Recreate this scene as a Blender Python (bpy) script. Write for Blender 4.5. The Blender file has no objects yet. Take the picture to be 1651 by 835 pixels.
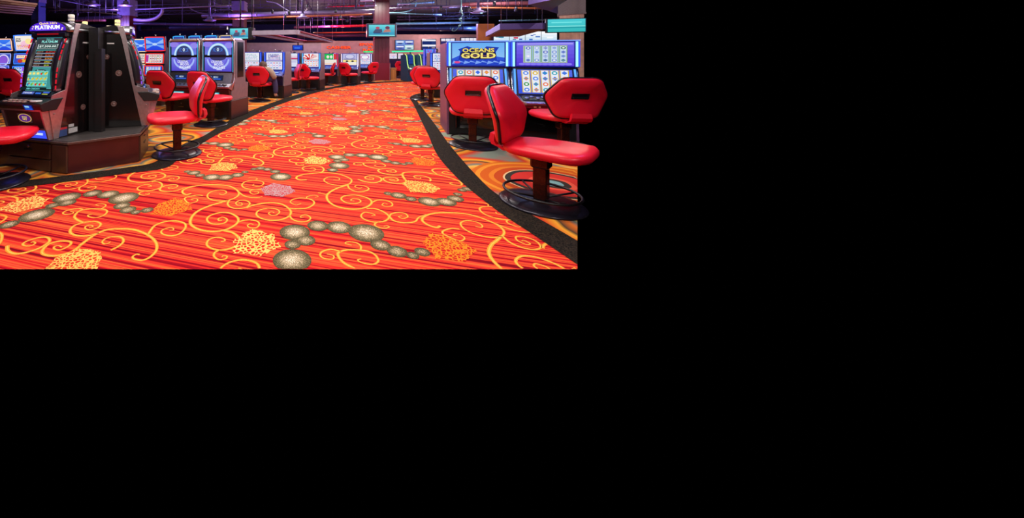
import bpy, math, random
from mathutils import Vector, Matrix
C = bpy.context.scene.collection
PI = math.pi
R = math.radians
rnd = random.Random(7)

# ------------------------------------------------------------------ place
# focal length, principal point and eye height of the photograph
F, CX, HY, EYE = 560.0, 465.5, 91.0, 1.10
TH = R(16.8)                                   # the carpet and most banks are laid out on this bearing
UX, UY = math.cos(TH), -math.sin(TH)           # across the aisle
VX, VY = math.sin(TH), math.cos(TH)            # along the aisle

def G(x, y):
    """ground point seen at pixel x, y"""
    d = F * EYE / (y - HY)
    return ((x - CX) / F * d, d)

def at(x, d):
    return ((x - CX) / F * d, d)

def hz(y, d):
    return EYE - (y - HY) * d / F

# ------------------------------------------------------------------ materials
def lin(c):
    out = []
    for k in c[:3]:
        k = k / 255.0
        out.append(k / 12.92 if k <= 0.04045 else ((k + 0.055) / 1.055) ** 2.4)
    return tuple(out) + (1.0,)

_mc = {}
def M(name, col, rough=0.5, metal=0.0, var=0.06, scale=40.0, bump=0.0, coat=0.0, spec=0.5):
    if name in _mc:
        return _mc[name]
    m = bpy.data.materials.new(name)
    m.use_nodes = True
    nt = m.node_tree
    b = nt.nodes['Principled BSDF']
    b.inputs['Roughness'].default_value = rough
    b.inputs['Metallic'].default_value = metal
    b.inputs['Coat Weight'].default_value = coat
    b.inputs['Specular IOR Level'].default_value = spec
    tc = nt.nodes.new('ShaderNodeTexCoord')
    n = nt.nodes.new('ShaderNodeTexNoise')
    n.inputs['Scale'].default_value = scale
    n.inputs['Detail'].default_value = 3
    nt.links.new(tc.outputs['Object'], n.inputs['Vector'])
    r = nt.nodes.new('ShaderNodeValToRGB')
    c = lin(col)
    r.color_ramp.elements[0].color = tuple(max(0, k * (1 - var * 2)) for k in c[:3]) + (1,)
    r.color_ramp.elements[1].color = tuple(min(1, k * (1 + var * 2)) for k in c[:3]) + (1,)
    r.color_ramp.elements[0].position = 0.3
    r.color_ramp.elements[1].position = 0.7
    nt.links.new(n.outputs['Fac'], r.inputs['Fac'])
    nt.links.new(r.outputs['Color'], b.inputs['Base Color'])
    if bump:
        bp = nt.nodes.new('ShaderNodeBump')
        bp.inputs['Strength'].default_value = bump
        bp.inputs['Distance'].default_value = 0.004
        nt.links.new(n.outputs['Fac'], bp.inputs['Height'])
        nt.links.new(bp.outputs['Normal'], b.inputs['Normal'])
    _mc[name] = m
    return m

EK = 1.0
def E(col, s=1.0):
    """a lit colour on a screen, lamp or LED strip"""
    key = 'lit_%02x%02x%02x_%d' % (int(col[0]), int(col[1]), int(col[2]), int(s * 100))
    if key in _mc:
        return _mc[key]
    m = bpy.data.materials.new(key)
    m.use_nodes = True
    nt = m.node_tree
    nt.nodes.clear()
    o = nt.nodes.new('ShaderNodeOutputMaterial')
    e = nt.nodes.new('ShaderNodeEmission')
    e.inputs['Color'].default_value = lin(col)
    e.inputs['Strength'].default_value = s * EK
    nt.links.new(e.outputs['Emission'], o.inputs['Surface'])
    try:
        m.cycles.emission_sampling = 'FRONT' if s >= 1.2 else 'NONE'
    except Exception:
        pass
    _mc[key] = m
    return m

BLACK = M('black_gloss', (14, 12, 14), 0.14, coat=0.5, var=0.1)
BLACKM = M('black_satin', (20, 18, 20), 0.4)
DARK = M('dark_laminate', (46, 30, 30), 0.33, scale=12)
MAROON = M('maroon_laminate', (66, 24, 26), 0.28, scale=9)
CHROME = M('chrome', (190, 186, 190), 0.22, 1.0)
SILVER = M('brushed_silver', (170, 165, 172), 0.32, 1.0)
GREYP = M('grey_side_panel', (112, 92, 96), 0.38, scale=15)
PURPS = M('plum_side_panel', (104, 66, 92), 0.4, scale=15)
COUNTER = M('charcoal_counter', (52, 47, 46), 0.45, scale=90)
NOSE = M('counter_nosing', (120, 106, 102), 0.35, 0.6)
RED = M('red_vinyl', (228, 20, 46), 0.38, var=0.03, scale=160, bump=0.05)
REDB = M('red_vinyl_back', (218, 12, 40), 0.42, var=0.03, scale=160, bump=0.05)
PIPE = M('black_piping', (16, 12, 20), 0.3)
POST = M('chair_post', (62, 26, 20), 0.25, 0.5)  # black gloss post, the red carpet's reflection put into its colour
BASEM = M('chair_base', (38, 34, 46), 0.28, 0.5)
RING = M('foot_ring_black', (22, 18, 22), 0.42, 0.2)
BLUEC = M('blue_cabinet', (24, 40, 150), 0.25)
NAVY = M('navy_cabinet', (16, 18, 52), 0.3)

# ------------------------------------------------------------------ mesh builder
class MB:
    def __init__(self):
        self.v, self.f, self.m, self.s, self.mats, self.val = [], [], [], [], [], {}

    def mi(self, mat):
        if mat not in self.mats:
            self.mats.append(mat)
        return self.mats.index(mat)

    def add(self, vs, fs, mat, smooth=False, tr=None):
        b = len(self.v)
        self.v += [tuple(tr @ Vector(p)) if tr else tuple(p) for p in vs]
        k = self.mi(mat)
        for f in fs:
            self.f.append(tuple(b + i for i in f))
            self.m.append(k)
            self.s.append(smooth)
        return self

    def box(self, c, s, mat, rz=0.0, rx=0.0, ch=0.0):
        """box with optional chamfered edges along its longest silhouette"""
        hx, hy, h = s[0] / 2, s[1] / 2, s[2] / 2
        tr = Matrix.Translation(c) @ Matrix.Rotation(rz, 4, 'Z') @ Matrix.Rotation(rx, 4, 'X')
        ch = min(ch, hx * 0.9, hy * 0.9, h * 0.9)
        if ch <= 0:
            vs = [(x, y, z) for z in (-h, h) for x, y in ((-hx, -hy), (hx, -hy), (hx, hy), (-hx, hy))]
            fs = [(3, 2, 1, 0), (4, 5, 6, 7), (0, 1, 5, 4), (1, 2, 6, 5), (2, 3, 7, 6), (3, 0, 4, 7)]
            return self.add(vs, fs, mat, False, tr)
        def ringp(i, z):
            a, b = hx - i, hy - i
            c = ch
            return [(-a + c, -b, z), (a - c, -b, z), (a, -b + c, z), (a, b - c, z), (a - c, b, z), (-a + c, b, z), (-a, b - c, z), (-a, -b + c, z)]
        rings = [ringp(ch * 0.6, -h), ringp(0, -h + ch), ringp(0, h - ch), ringp(ch * 0.6, h)]
        return self.loft(rings, mat, False, True, tr=tr)

    def loft(self, rings, mat, smooth=True, caps=True, closed=True, tr=None):
        n = len(rings[0])
        vs = [p for r in rings for p in r]
        fs = []
        for i in range(len(rings) - 1):
            for j in range(n if closed else n - 1):
                a, b = i * n + j, i * n + (j + 1) % n
                fs.append((a, b, b + n, a + n))
        if caps:
            fs.append(tuple(range(n - 1, -1, -1)))
            fs.append(tuple((len(rings) - 1) * n + j for j in range(n)))
        return self.add(vs, fs, mat, smooth, tr)

    def prism(self, prof, x0, x1, mat, tr=None, smooth=False):
        """side profile in (y, z) swept from x0 to x1"""
        n = len(prof)
        vs = [(x0, y, z) for y, z in prof] + [(x1, y, z) for y, z in prof]
        fs = [(i, (i + 1) % n, n + (i + 1) % n, n + i) for i in range(n)]
        fs += [tuple(range(n - 1, -1, -1)), tuple(range(n, 2 * n))]
        return self.add(vs, fs, mat, smooth, tr)

    def column(self, poly, z0, z1, mat):
        n = len(poly)
        vs = [(x, y, z0) for x, y in poly] + [(x, y, z1) for x, y in poly]
        fs = [(i, (i + 1) % n, n + (i + 1) % n, n + i) for i in range(n)]
        fs += [tuple(range(n - 1, -1, -1)), tuple(range(n, 2 * n))]
        return self.add(vs, fs, mat)

    def lathe(self, prof, c, mat, n=28, sx=1.0, sy=1.0, tr=None):
        rings = [[(c[0] + r * sx * math.cos(2 * PI * j / n), c[1] + r * sy * math.sin(2 * PI * j / n), c[2] + z) for j in range(n)] for r, z in prof]
        return self.loft(rings, mat, True, True, tr=tr)

    def tube(self, path, r, mat, n=8, closed=False, caps=True):
        P = [Vector(p) for p in path]
        k = len(P)
        rings = []
        up = None
        for i in range(k):
            a = P[(i - 1) % k] if (closed or i > 0) else P[i]
            b = P[(i + 1) % k] if (closed or i < k - 1) else P[i]
            t = (b - a)
            t = t.normalized() if t.length > 1e-9 else Vector((0, 0, 1))
            if up is None:
                up = Vector((0, 0, 1)) if abs(t.z) < 0.9 else Vector((0, 1, 0))
            s = t.cross(up)
            s = s.normalized() if s.length > 1e-6 else t.orthogonal().normalized()
            w = s.cross(t).normalized()
            up = w
            rr = r[i] if isinstance(r, (list, tuple)) else r
            rings.append([tuple(P[i] + s * (rr * math.cos(2 * PI * j / n)) + w * (rr * math.sin(2 * PI * j / n))) for j in range(n)])
        if closed:
            rings.append(rings[0])
        return self.loft(rings, mat, True, caps and not closed)

    def build(self, name, parent=None, loc=None, rz=None, bevel=0.0, sub=0):
        me = bpy.data.meshes.new(name)
        me.from_pydata(self.v, [], self.f)
        for mt in self.mats:
            me.materials.append(mt)
        me.polygons.foreach_set('material_index', self.m)
        me.polygons.foreach_set('use_smooth', self.s)
        if self.val:
            at_ = me.attributes.new('bead', 'FLOAT', 'POINT')
            at_.data.foreach_set('value', [self.val.get(i, 0.0) for i in range(len(self.v))])
        me.update()
        o = bpy.data.objects.new(name, me)
        C.objects.link(o)
        if parent is not None:
            o.parent = parent
        if loc is not None:
            o.location = loc
        if rz is not None:
            o.rotation_euler = (0, 0, rz)
        if bevel:
            md = o.modifiers.new('edge', 'BEVEL')
            md.width = bevel
            md.segments = 2
            md.limit_method = 'ANGLE'
        return o

def tag(o, label, cat, group=None, kind=None):
    if label:
        o['label'] = label
    if cat:
        o['category'] = cat
    if group:
        o['group'] = group
    if kind or 'kind' not in o:
        o['kind'] = kind or 'thing'
    return o

def thing(name, label, cat, loc, rz=0.0, group=None):
    o = bpy.data.objects.new(name, None)
    o.empty_display_size = 0.1
    C.objects.link(o)
    o.location = loc
    o.rotation_euler = (0, 0, rz)
    return tag(o, label, cat, group)

def structure(o):
    o['kind'] = 'structure'
    return o

def copy_tree(o, parent=None):
    c = o.copy()
    C.objects.link(c)
    if parent is not None:
        c.parent = parent
    for ch in list(o.children):
        copy_tree(ch, c)
    return c

# ------------------------------------------------------------------ lettering and screens
_tc = {}
def text_mesh(s, bold=0.0):
    key = (s, bold)
    if key not in _tc:
        cu = bpy.data.curves.new('lettering', 'FONT')
        cu.body = s
        cu.resolution_u = 2
        cu.offset = bold
        ob = bpy.data.objects.new('lettering', cu)
        C.objects.link(ob)
        dg = bpy.context.evaluated_depsgraph_get()
        ev = ob.evaluated_get(dg)
        me = ev.to_mesh()
        vs = [(v.co.x, v.co.y) for v in me.vertices]
        fs = [tuple(p.vertices) for p in me.polygons]
        ev.to_mesh_clear()
        bpy.data.objects.remove(ob)
        bpy.data.curves.remove(cu)
        xs = [p[0] for p in vs] or [0, 1]
        ys = [p[1] for p in vs] or [0, 1]
        x0, x1, y0, y1 = min(xs), max(xs), min(ys), max(ys)
        _tc[key] = ([((x - x0) / max(1e-6, x1 - x0), (y - y0) / max(1e-6, y1 - y0)) for x, y in vs], fs)
    return _tc[key]

def disc(n=20):
    return [(math.cos(2 * PI * i / n), math.sin(2 * PI * i / n)) for i in range(n)]

def screen(name, parent, w, h, art, loc, tilt=0.0, base=(20, 30, 60), s=1.0, rz=0.0, lift=0.0006, curve=0.0):
    """flat display centred on loc, facing -y, leaning back by tilt; art in 0..1 across and up"""
    b = MB()
    tr = Matrix.Translation(loc) @ Matrix.Rotation(rz, 4, 'Z') @ Matrix.Rotation(-tilt, 4, 'X')
    lv = [0]
    def put(pts, fs, col, st):
        lv[0] += 1
        y = -lift * lv[0]
        b.add([((px - 0.5) * w, y, (py - 0.5) * h) for px, py in pts], fs, E(col, st), False, tr)
    put([(0, 0), (1, 0), (1, 1), (0, 1)], [(0, 1, 2, 3)], base, s)
    for a in art:
        k = a[0]
        if k == 'r':
            _, x, y, ww, hh, col = a[:6]
            put([(x, y), (x + ww, y), (x + ww, y + hh), (x, y + hh)], [(0, 1, 2, 3)], col, s * (a[6] if len(a) > 6 else 1))
        elif k == 'g':                       # vertical run of bands between two colours
            _, x, y, ww, hh, c0, c1, n = a[:8]
            for i in range(n):
                t = i / max(1, n - 1)
                put([(x, y + hh * i / n), (x + ww, y + hh * i / n), (x + ww, y + hh * (i + 1) / n), (x, y + hh * (i + 1) / n)], [(0, 1, 2, 3)], tuple(int(c0[q] + (c1[q] - c0[q]) * t) for q in range(3)), s)
                lv[0] -= 1
            lv[0] += 1
        elif k == 'd':
            _, x, y, rx, ry, col = a[:6]
            put([(x + rx * p, y + ry * q) for p, q in disc()], [tuple(range(20))], col, s * (a[6] if len(a) > 6 else 1))
        elif k == 'o':                       # ring, optionally only between two angles
            _, x, y, rx, ry, t, col = a[:7]
            a0, a1 = (a[7], a[8]) if len(a) > 8 else (0, 360)
            n = 36
            pts, fs = [], []
            for i in range(n + 1):
                an = R(a0 + (a1 - a0) * i / n)
                pts += [(x + rx * math.cos(an), y + ry * math.sin(an)), (x + rx * (1 - t) * math.cos(an), y + ry * (1 - t) * math.sin(an))]
                if i:
                    q = 2 * i
                    fs.append((q - 2, q, q + 1, q - 1))
            put(pts, fs, col, s)
        elif k == 'p':
            put(a[1], [tuple(range(len(a[1])))], a[2], s * (a[3] if len(a) > 3 else 1))
        elif k == 't':
            _, st, x, y, ww, hh, col = a[:7]
            vs, fs = text_mesh(st, a[7] if len(a) > 7 else 0.012)
            put([(x + ww * p, y + hh * q) for p, q in vs], fs, col, s)
    return b.build(name, parent)

def reels(x, y, w, h, nx, ny, rr, bg=(235, 240, 250), frame=(200, 150, 40), pal=None):
    """a grid of little reel symbols"""
    pal = pal or [(40, 80, 220), (230, 180, 40), (30, 160, 190), (200, 60, 60), (90, 60, 200), (60, 170, 90)]
    out = []
    cw, chh = w / nx, h / ny
    for i in range(nx):
        out.append(('r', x + i * cw + cw * 0.03, y, cw * 0.94, h, frame))
        out.append(('r', x + i * cw + cw * 0.13, y + h * 0.015, cw * 0.74, h * 0.97, bg))
        for j in range(ny):
            c = pal[rr.randrange(len(pal))]
            c2 = pal[rr.randrange(len(pal))]
            px, py = x + (i + 0.5) * cw, y + (j + 0.5) * chh
            if rr.random() < 0.5:
                out.append(('d', px, py, cw * 0.3, chh * 0.34, c))
                out.append(('d', px, py, cw * 0.15, chh * 0.17, (250, 250, 255)))
            else:
                out.append(('p', [(px - cw * 0.3, py), (px, py - chh * 0.36), (px + cw * 0.3, py), (px, py + chh * 0.36)], c))
                out.append(('r', px - cw * 0.2, py - chh * 0.08, cw * 0.4, chh * 0.16, c2))
    return out

def rods(x, y, w, h, n, rr, cols):
    """rows of small print and tallies"""
    out = []
    for i in range(n):
        yy = y + h * i / n
        k = 0.0
        while k < 0.92:
            l = rr.uniform(0.06, 0.22)
            out.append(('r', x + w * k, yy, w * min(l, 1 - k), h / n * 0.55, cols[rr.randrange(len(cols))]))
            k += l + rr.uniform(0.02, 0.06)
    return out
# ------------------------------------------------------------------ floor
def cr(pts, n=6):
    """Catmull-Rom through the points"""
    out = []
    P = [pts[0]] + list(pts) + [pts[-1]]
    for i in range(1, len(P) - 2):
        p0, p1, p2, p3 = P[i - 1], P[i], P[i + 1], P[i + 2]
        for k in range(n):
            t = k / n
            out.append(tuple(0.5 * (2 * p1[q] + (p2[q] - p0[q]) * t + (2 * p0[q] - 5 * p1[q] + 4 * p2[q] - p3[q]) * t * t + (3 * p1[q] - p0[q] - 3 * p2[q] + p3[q]) * t ** 3) for q in (0, 1)))
    out.append(tuple(pts[-1][:2]))
    return out

def nodes(m):
    nt = m.node_tree
    b = nt.nodes['Principled BSDF']
    def N(t, **kw):
        n = nt.nodes.new(t)
        for k, v in kw.items():
            setattr(n, k, v)
        return n
    return nt, b, N, nt.links.new

def ramp(n, stops, interp='LINEAR'):
    cr_ = n.color_ramp
    cr_.interpolation = interp
    while len(cr_.elements) > 1:
        cr_.elements.remove(cr_.elements[-1])
    cr_.elements[0].position = stops[0][0]
    cr_.elements[0].color = lin(stops[0][1])
    for p, c in stops[1:]:
        e = cr_.elements.new(p)
        e.color = lin(c)

def carpet(name):
    m = bpy.data.materials.new(name)
    m.use_nodes = True
    nt, b, N, L = nodes(m)
    b.inputs['Roughness'].default_value = 0.95
    b.inputs['Specular IOR Level'].default_value = 0.1
    return m, nt, b, N, L

# aisle carpet: fine red and orange stripes running across the aisle
AISLE, nt, b, N, L = carpet('aisle_carpet')
tc = N('ShaderNodeTexCoord')
mp = N('ShaderNodeMapping')
mp.inputs['Rotation'].default_value = (0, 0, TH)
L(tc.outputs['Object'], mp.inputs['Vector'])
m2 = N('ShaderNodeMapping')
m2.inputs['Scale'].default_value = (0.10, 30.0, 1)
L(mp.outputs['Vector'], m2.inputs['Vector'])
n1 = N('ShaderNodeTexNoise')
n1.inputs['Scale'].default_value = 1.0
n1.inputs['Detail'].default_value = 4.0
n1.inputs['Roughness'].default_value = 0.7
L(m2.outputs['Vector'], n1.inputs['Vector'])
r1 = N('ShaderNodeValToRGB')
ramp(r1, [(0.38, (116, 0, 20)), (0.435, (150, 0, 24)), (0.465, (200, 14, 28)), (0.495, (216, 46, 34)), (0.54, (230, 84, 50)), (0.575, (232, 104, 42)), (0.595, (150, 0, 24)), (0.62, (224, 62, 38))])
L(n1.outputs['Fac'], r1.inputs['Fac'])
L(r1.outputs['Color'], b.inputs['Base Color'])
nf = N('ShaderNodeTexNoise')
nf.inputs['Scale'].default_value = 260
L(tc.outputs['Object'], nf.inputs['Vector'])
bp = N('ShaderNodeBump')
bp.inputs['Strength'].default_value = 0.25
bp.inputs['Distance'].default_value = 0.003
L(nf.outputs['Fac'], bp.inputs['Height'])
L(bp.outputs['Normal'], b.inputs['Normal'])

def plain_carpet(name, c0, c1, sc=300):
    m, nt, b, N, L = carpet(name)
    tc = N('ShaderNodeTexCoord')
    n = N('ShaderNodeTexNoise')
    n.inputs['Scale'].default_value = sc
    L(tc.outputs['Object'], n.inputs['Vector'])
    r = N('ShaderNodeValToRGB')
    ramp(r, [(0.35, c0), (0.65, c1)])
    L(n.outputs['Fac'], r.inputs['Fac'])
    L(r.outputs['Color'], b.inputs['Base Color'])
    return m

SCROLL = plain_carpet('scroll_yarn', (232, 126, 32), (250, 168, 60), 220)
SCROLLH = plain_carpet('scroll_heart', (246, 164, 64), (255, 196, 96), 220)
BORDER = plain_carpet('border_carpet', (8, 7, 8), (50, 40, 32), 120)

def lace(name, line, gap, scale):
    m, nt, b, N, L = carpet(name)
    tc = N('ShaderNodeTexCoord')
    v = N('ShaderNodeTexVoronoi', feature='DISTANCE_TO_EDGE')
    v.inputs['Scale'].default_value = scale
    L(tc.outputs['Object'], v.inputs['Vector'])
    r = N('ShaderNodeValToRGB')
    ramp(r, [(0.09, line), (0.15, gap)])
    L(v.outputs['Distance'], r.inputs['Fac'])
    L(r.outputs['Color'], b.inputs['Base Color'])
    return m

LACE1 = lace('lace_cream', (250, 196, 104), (206, 36, 26), 40)
LACE2 = lace('lace_orange', (240, 130, 34), (190, 26, 24), 46)
LACE3 = lace('lace_mauve', (170, 138, 140), (180, 46, 56), 56)
LACE4 = lace('lace_gold', (248, 186, 92), (206, 50, 28), 48)

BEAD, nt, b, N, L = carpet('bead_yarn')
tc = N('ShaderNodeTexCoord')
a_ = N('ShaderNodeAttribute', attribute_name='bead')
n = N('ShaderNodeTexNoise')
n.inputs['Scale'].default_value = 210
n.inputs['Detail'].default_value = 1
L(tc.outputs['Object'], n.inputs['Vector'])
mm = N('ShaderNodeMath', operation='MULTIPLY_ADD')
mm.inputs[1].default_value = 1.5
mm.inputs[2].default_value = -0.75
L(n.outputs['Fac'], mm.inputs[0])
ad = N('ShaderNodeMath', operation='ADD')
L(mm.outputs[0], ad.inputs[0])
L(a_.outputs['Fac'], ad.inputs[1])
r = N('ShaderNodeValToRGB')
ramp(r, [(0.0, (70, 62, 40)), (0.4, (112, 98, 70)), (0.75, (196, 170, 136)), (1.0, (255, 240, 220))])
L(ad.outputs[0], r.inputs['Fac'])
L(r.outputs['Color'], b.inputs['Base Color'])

# carpet under the machines: loose rosettes in orange, gold, red, teal and charcoal
SIDE, nt, b, N, L = carpet('gaming_carpet')
tc = N('ShaderNodeTexCoord')
nz = N('ShaderNodeTexNoise')
nz.inputs['Scale'].default_value = 1.6
L(tc.outputs['Object'], nz.inputs['Vector'])
vm = N('ShaderNodeMixRGB')
vm.inputs['Fac'].default_value = 0.18
L(tc.outputs['Object'], vm.inputs['Color1'])
L(nz.outputs['Color'], vm.inputs['Color2'])
v = N('ShaderNodeTexVoronoi')
v.inputs['Scale'].default_value = 1.7
L(vm.outputs['Color'], v.inputs['Vector'])
r = N('ShaderNodeValToRGB')
ramp(r, [(0.0, (190, 30, 28)), (0.10, (50, 40, 38)), (0.16, (184, 46, 34)), (0.24, (220, 124, 40)), (0.32, (204, 98, 32)), (0.40, (228, 170, 74)), (0.45, (90, 112, 108)), (0.50, (206, 104, 34)), (0.58, (66, 54, 42)), (0.62, (226, 154, 48)), (0.72, (196, 54, 30)), (0.85, (126, 136, 120))], 'LINEAR')
L(v.outputs['Distance'], r.inputs['Fac'])
L(r.outputs['Color'], b.inputs['Base Color'])

RC = {'r1': (0, 300, 997 / 160), 'r2': (140, 300, 997 / 160), 'r3': (280, 290, 5.8), 'r4': (420, 290, 5.8), 'r5': (560, 290, 5.8), 'r6': (700, 290, 5.8),
      'r7': (200, 220, 8.255), 'r8': (400, 220, 8.255), 'c6': (300, 280, 5.159), 'c7': (600, 280, 4.856)}
def fl(rg, pts):
    x0, y0, k = RC[rg]
    return [G(x0 + p[0] / k, y0 + p[1] / k) for p in pts]

CURVES = [
 ('r3', .020, [(165,128),(120,138),(85,122),(90,95),(150,70),(260,50),(400,46),(520,58),(590,95),(610,130),(580,165),(500,193),(410,197),(335,178),(315,145),(350,112),(420,96),(480,102),(492,122),(460,138),(425,132)]),
 ('r3', .016, [(608,112),(650,145),(720,165),(790,165),(830,155)]),
 ('r3', .016, [(520,190),(505,225),(530,255),(600,270),(680,255),(712,220),(680,195),(620,192),(582,215),(600,238),(640,235),(632,215),(610,218)]),
 ('r3', .019, [(680,262),(720,245),(800,225),(880,215),(942,215),(1012,228),(1067,260),(1097,300),(1077,340),(1012,370),(922,380),(832,365),(780,335),(777,305),(812,280),(892,265),(962,275),(990,300),(962,328),(912,330),(887,312),(917,298),(940,308)]),
 ('r3', .022, [(510,190),(430,215),(330,245),(230,290),(175,340),(155,395),(180,435),(260,470),(380,483),(490,465),(570,425),(605,385),(590,345),(520,310),(430,308),(340,335),(312,370),(340,405),(410,415),(480,400),(500,370),(460,350),(420,362),(420,380),(450,380)]),
 ('r3', .015, [(605,395),(650,380),(720,375),(785,390),(800,420),(770,448),(710,445),(690,425),(720,410),(745,420)]),
 ('r3', .020, [(470,475),(540,490),(590,520),(615,560),(590,610),(520,645),(430,657),(350,640),(310,605),(330,560),(400,537),(465,548),(478,570),(440,578)]),
 ('r3', .015, [(430,655),(385,680),(378,715),(420,745),(480,740),(500,718),(470,708),(450,720)]),
 ('r4', .017, [(270,265),(350,270),(430,265),(490,235),(500,205),(460,180),(370,170),(300,185),(280,210),(330,235),(380,222)]),
 ('r4', .011, [(430,172),(440,155),(500,145),(540,155),(510,165)]),
 ('r4', .015, [(270,330),(300,370),(370,392),(440,385),(468,355),(430,328),(385,335),(375,352),(405,350)]),
 ('r6', .015, [(235,460),(160,455),(90,475),(80,500),(130,530),(200,560),(255,570),(285,545),(250,515),(195,505),(180,518),(215,522)]),
 ('c6', .016, [(625,130),(550,132),(485,118),(465,92),(500,65),(570,57),(630,65),(645,85),(605,106),(555,100),(565,88)]),
 ('c6', .010, [(570,57),(592,45),(575,33),(530,32),(520,38)]),
 ('c6', .013, [(640,135),(560,134),(530,150),(555,170),(598,165),(598,150),(565,150)]),
 ('r8', .020, [(780,578),(700,580),(645,562),(660,530),(760,503),(930,487),(1060,484),(1200,500),(1330,545),(1378,585),(1340,635),(1220,652),(1080,630),(1010,585),(1050,548),(1140,538),(1210,555),(1205,582),(1135,578)]),
 ('r8', .018, [(930,487),(985,472),(1008,440),(970,402),(865,388),(770,398),(722,425),(765,455),(845,462),(898,440),(865,420),(820,427)]),
 ('c6', .016, [(1345,95),(1360,125),(1420,150),(1490,145),(1520,125),(1490,105),(1430,95),(1405,108),(1440,122),(1465,115)]),
 ('c6', .021, [(1340,95),(1260,120),(1195,155),(1170,190),(1190,235),(1260,275),(1380,295),(1480,285),(1535,255),(1540,225),(1490,195),(1400,178),(1320,185),(1290,210),(1330,240),(1400,250),(1450,235),(1440,215),(1390,208),(1370,222),(1400,228)]),
 ('c6', .010, [(1172,178),(1140,168),(1100,160),(1120,155)]),
 ('r5', .014, [(235,210),(280,190),(350,190),(410,212),(420,240),(370,252),(325,235),(345,218),(375,228)]),
 ('r5', .018, [(180,268),(260,270),(340,300),(390,345),(350,385),(250,395),(160,370),(128,335),(160,305),(220,312),(260,330),(225,335)]),
 ('r5', .014, [(290,392),(255,415),(280,440),(350,455),(390,440),(370,428),(340,435)]),
 ('r5', .015, [(395,345),(410,320),(470,305),(540,315),(565,345),(520,362),(480,345),(510,335)]),
 ('r5', .019, [(395,345),(430,380),(510,400),(590,400),(640,385),(670,350),(740,325)]),
 ('r2', .023, [(-72,600),(0,545),(80,490),(200,440),(350,430),(480,440),(610,490),(690,560),(700,640),(640,710),(560,745),(480,735),(460,710),(500,685),(530,690)]),
 ('r2', .018, [(620,480),(680,400),(780,360),(890,350),(980,375),(990,420),(930,480),(840,500),(760,480),(750,450),(800,425),(860,420),(870,440),(830,445)]),
 ('r1', .019, [(995,470),(880,500),(760,495),(705,460),(735,405),(830,370),(950,355),(1012,380),(980,420),(900,440),(855,425),(870,400),(920,395),(930,410),(895,418)]),
 ('r1', .019, [(840,370),(770,335),(750,300),(800,250),(900,230),(1000,230),(1060,238),(1075,262),(1035,298),(955,318),(892,308),(885,292),(925,284)]),
 ('r2', .013, [(140,230),(185,205),(185,185),(130,178),(90,188),(120,200)]),
 ('r1', .015, [(840,240),(790,225),(700,238),(640,262),(640,282),(700,285),(740,265),(705,255)]),
 ('r1', .021, [(800,605),(720,660),(600,695),(500,700),(430,680),(430,640),(490,585),(590,555),(690,555),(715,575),(680,610),(610,640),(550,635),(545,610),(590,600),(620,615)]),
 ('r1', .021, [(75,600),(80,650),(150,680),(250,670),(380,630),(470,580),(500,545),(470,515),(380,520),(280,550),(230,580),(250,600),(310,600),(355,575),(335,560),(310,570)]),
 ('r2', .017, [(240,645),(320,605),(368,555),(345,515),(270,508),(195,525),(155,560),(175,582),(215,575),(238,560)]),
]
BEADS = [('r4', [(320,490,130,75),(420,565,85,55),(300,605,70,50),(295,750,165,95),(535,430,90,48),(735,443,105,58)]),
         ('r5', [(175,495,150,75),(310,610,85,48),(465,670,85,52),(610,708,55,35),(700,675,65,42)]),
         ('r8', [(1125,447,70,25)]),
         ('r7', [(845,468,45,18),(930,485,80,28),(1010,518,60,22),(1170,543,110,38),(1350,545,100,38),(1510,515,80,25),(1610,475,45,20)]),
         ('r8', [(80,435,45,15),(165,425,60,18),(255,438,60,22),(360,468,65,25),(435,537,130,45)])]
LACES = [('r3', LACE1, [(535,690),(560,640),(555,560),(620,530),(660,490),(740,460),(830,480),(880,505),(950,500),(945,550),(985,590),(1005,630),(930,655),(870,690),(800,720),(720,700),(640,690)]),
         ('r6', LACE2, [(-112,580),(-72,540),(-42,490),(0,505),(90,520),(150,550),(230,570),(300,600),(410,665),(350,700),(320,740),(290,770),(210,760),(130,745),(8,740),(-12,690),(-72,640)]),
         ('r4', LACE3, [(0,80),(60,55),(120,30),(200,45),(280,60),(330,110),(270,135),(200,160),(120,150),(40,145)]),
         ('r5', LACE4, [(515,40),(570,5),(650,10),(730,20),(800,45),(875,85),(800,125),(700,120),(590,115),(560,75)])]

TU, TV = 1.842, 1.695
floor = MB()
KR = (931 - CX) / F                            # the photographed floor ends along these lines
NEAR = F * EYE / (434 - HY)
FARD = 31.0
floor.add([(-0.95 * NEAR, NEAR, 0), (KR * NEAR, NEAR, 0), (KR * FARD, FARD, 0), (-0.95 * FARD, FARD, 0)], [(0, 1, 2, 3)], AISLE)

def seen(x, y, m=0.3):
    return NEAR <= y < 15.5 and -0.86 * y - m < x < KR * y

def clip_ok(x, y):
    return y >= NEAR and x <= KR * y

def ribbon(pts, w, z, mat, tap=True):
    n = len(pts)
    vs = []
    ok = []
    for i, p in enumerate(pts):
        a, c = pts[max(0, i - 1)], pts[min(n - 1, i + 1)]
        dx, dy = c[0] - a[0], c[1] - a[1]
        l = math.hypot(dx, dy) or 1
        ww = w / 2 * ((1.0 - 0.55 * (i / n) ** 1.5) if tap else 1)
        vs += [(p[0] - dy / l * ww, p[1] + dx / l * ww, z), (p[0] + dy / l * ww, p[1] - dx / l * ww, z)]
        ok.append(clip_ok(*vs[-1][:2]) and clip_ok(*vs[-2][:2]))
    fs = [(2 * i, 2 * i + 1, 2 * i + 3, 2 * i + 2) for i in range(n - 1) if ok[i] and ok[i + 1]]
    if fs:
        floor.add(vs, fs, mat)

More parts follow.
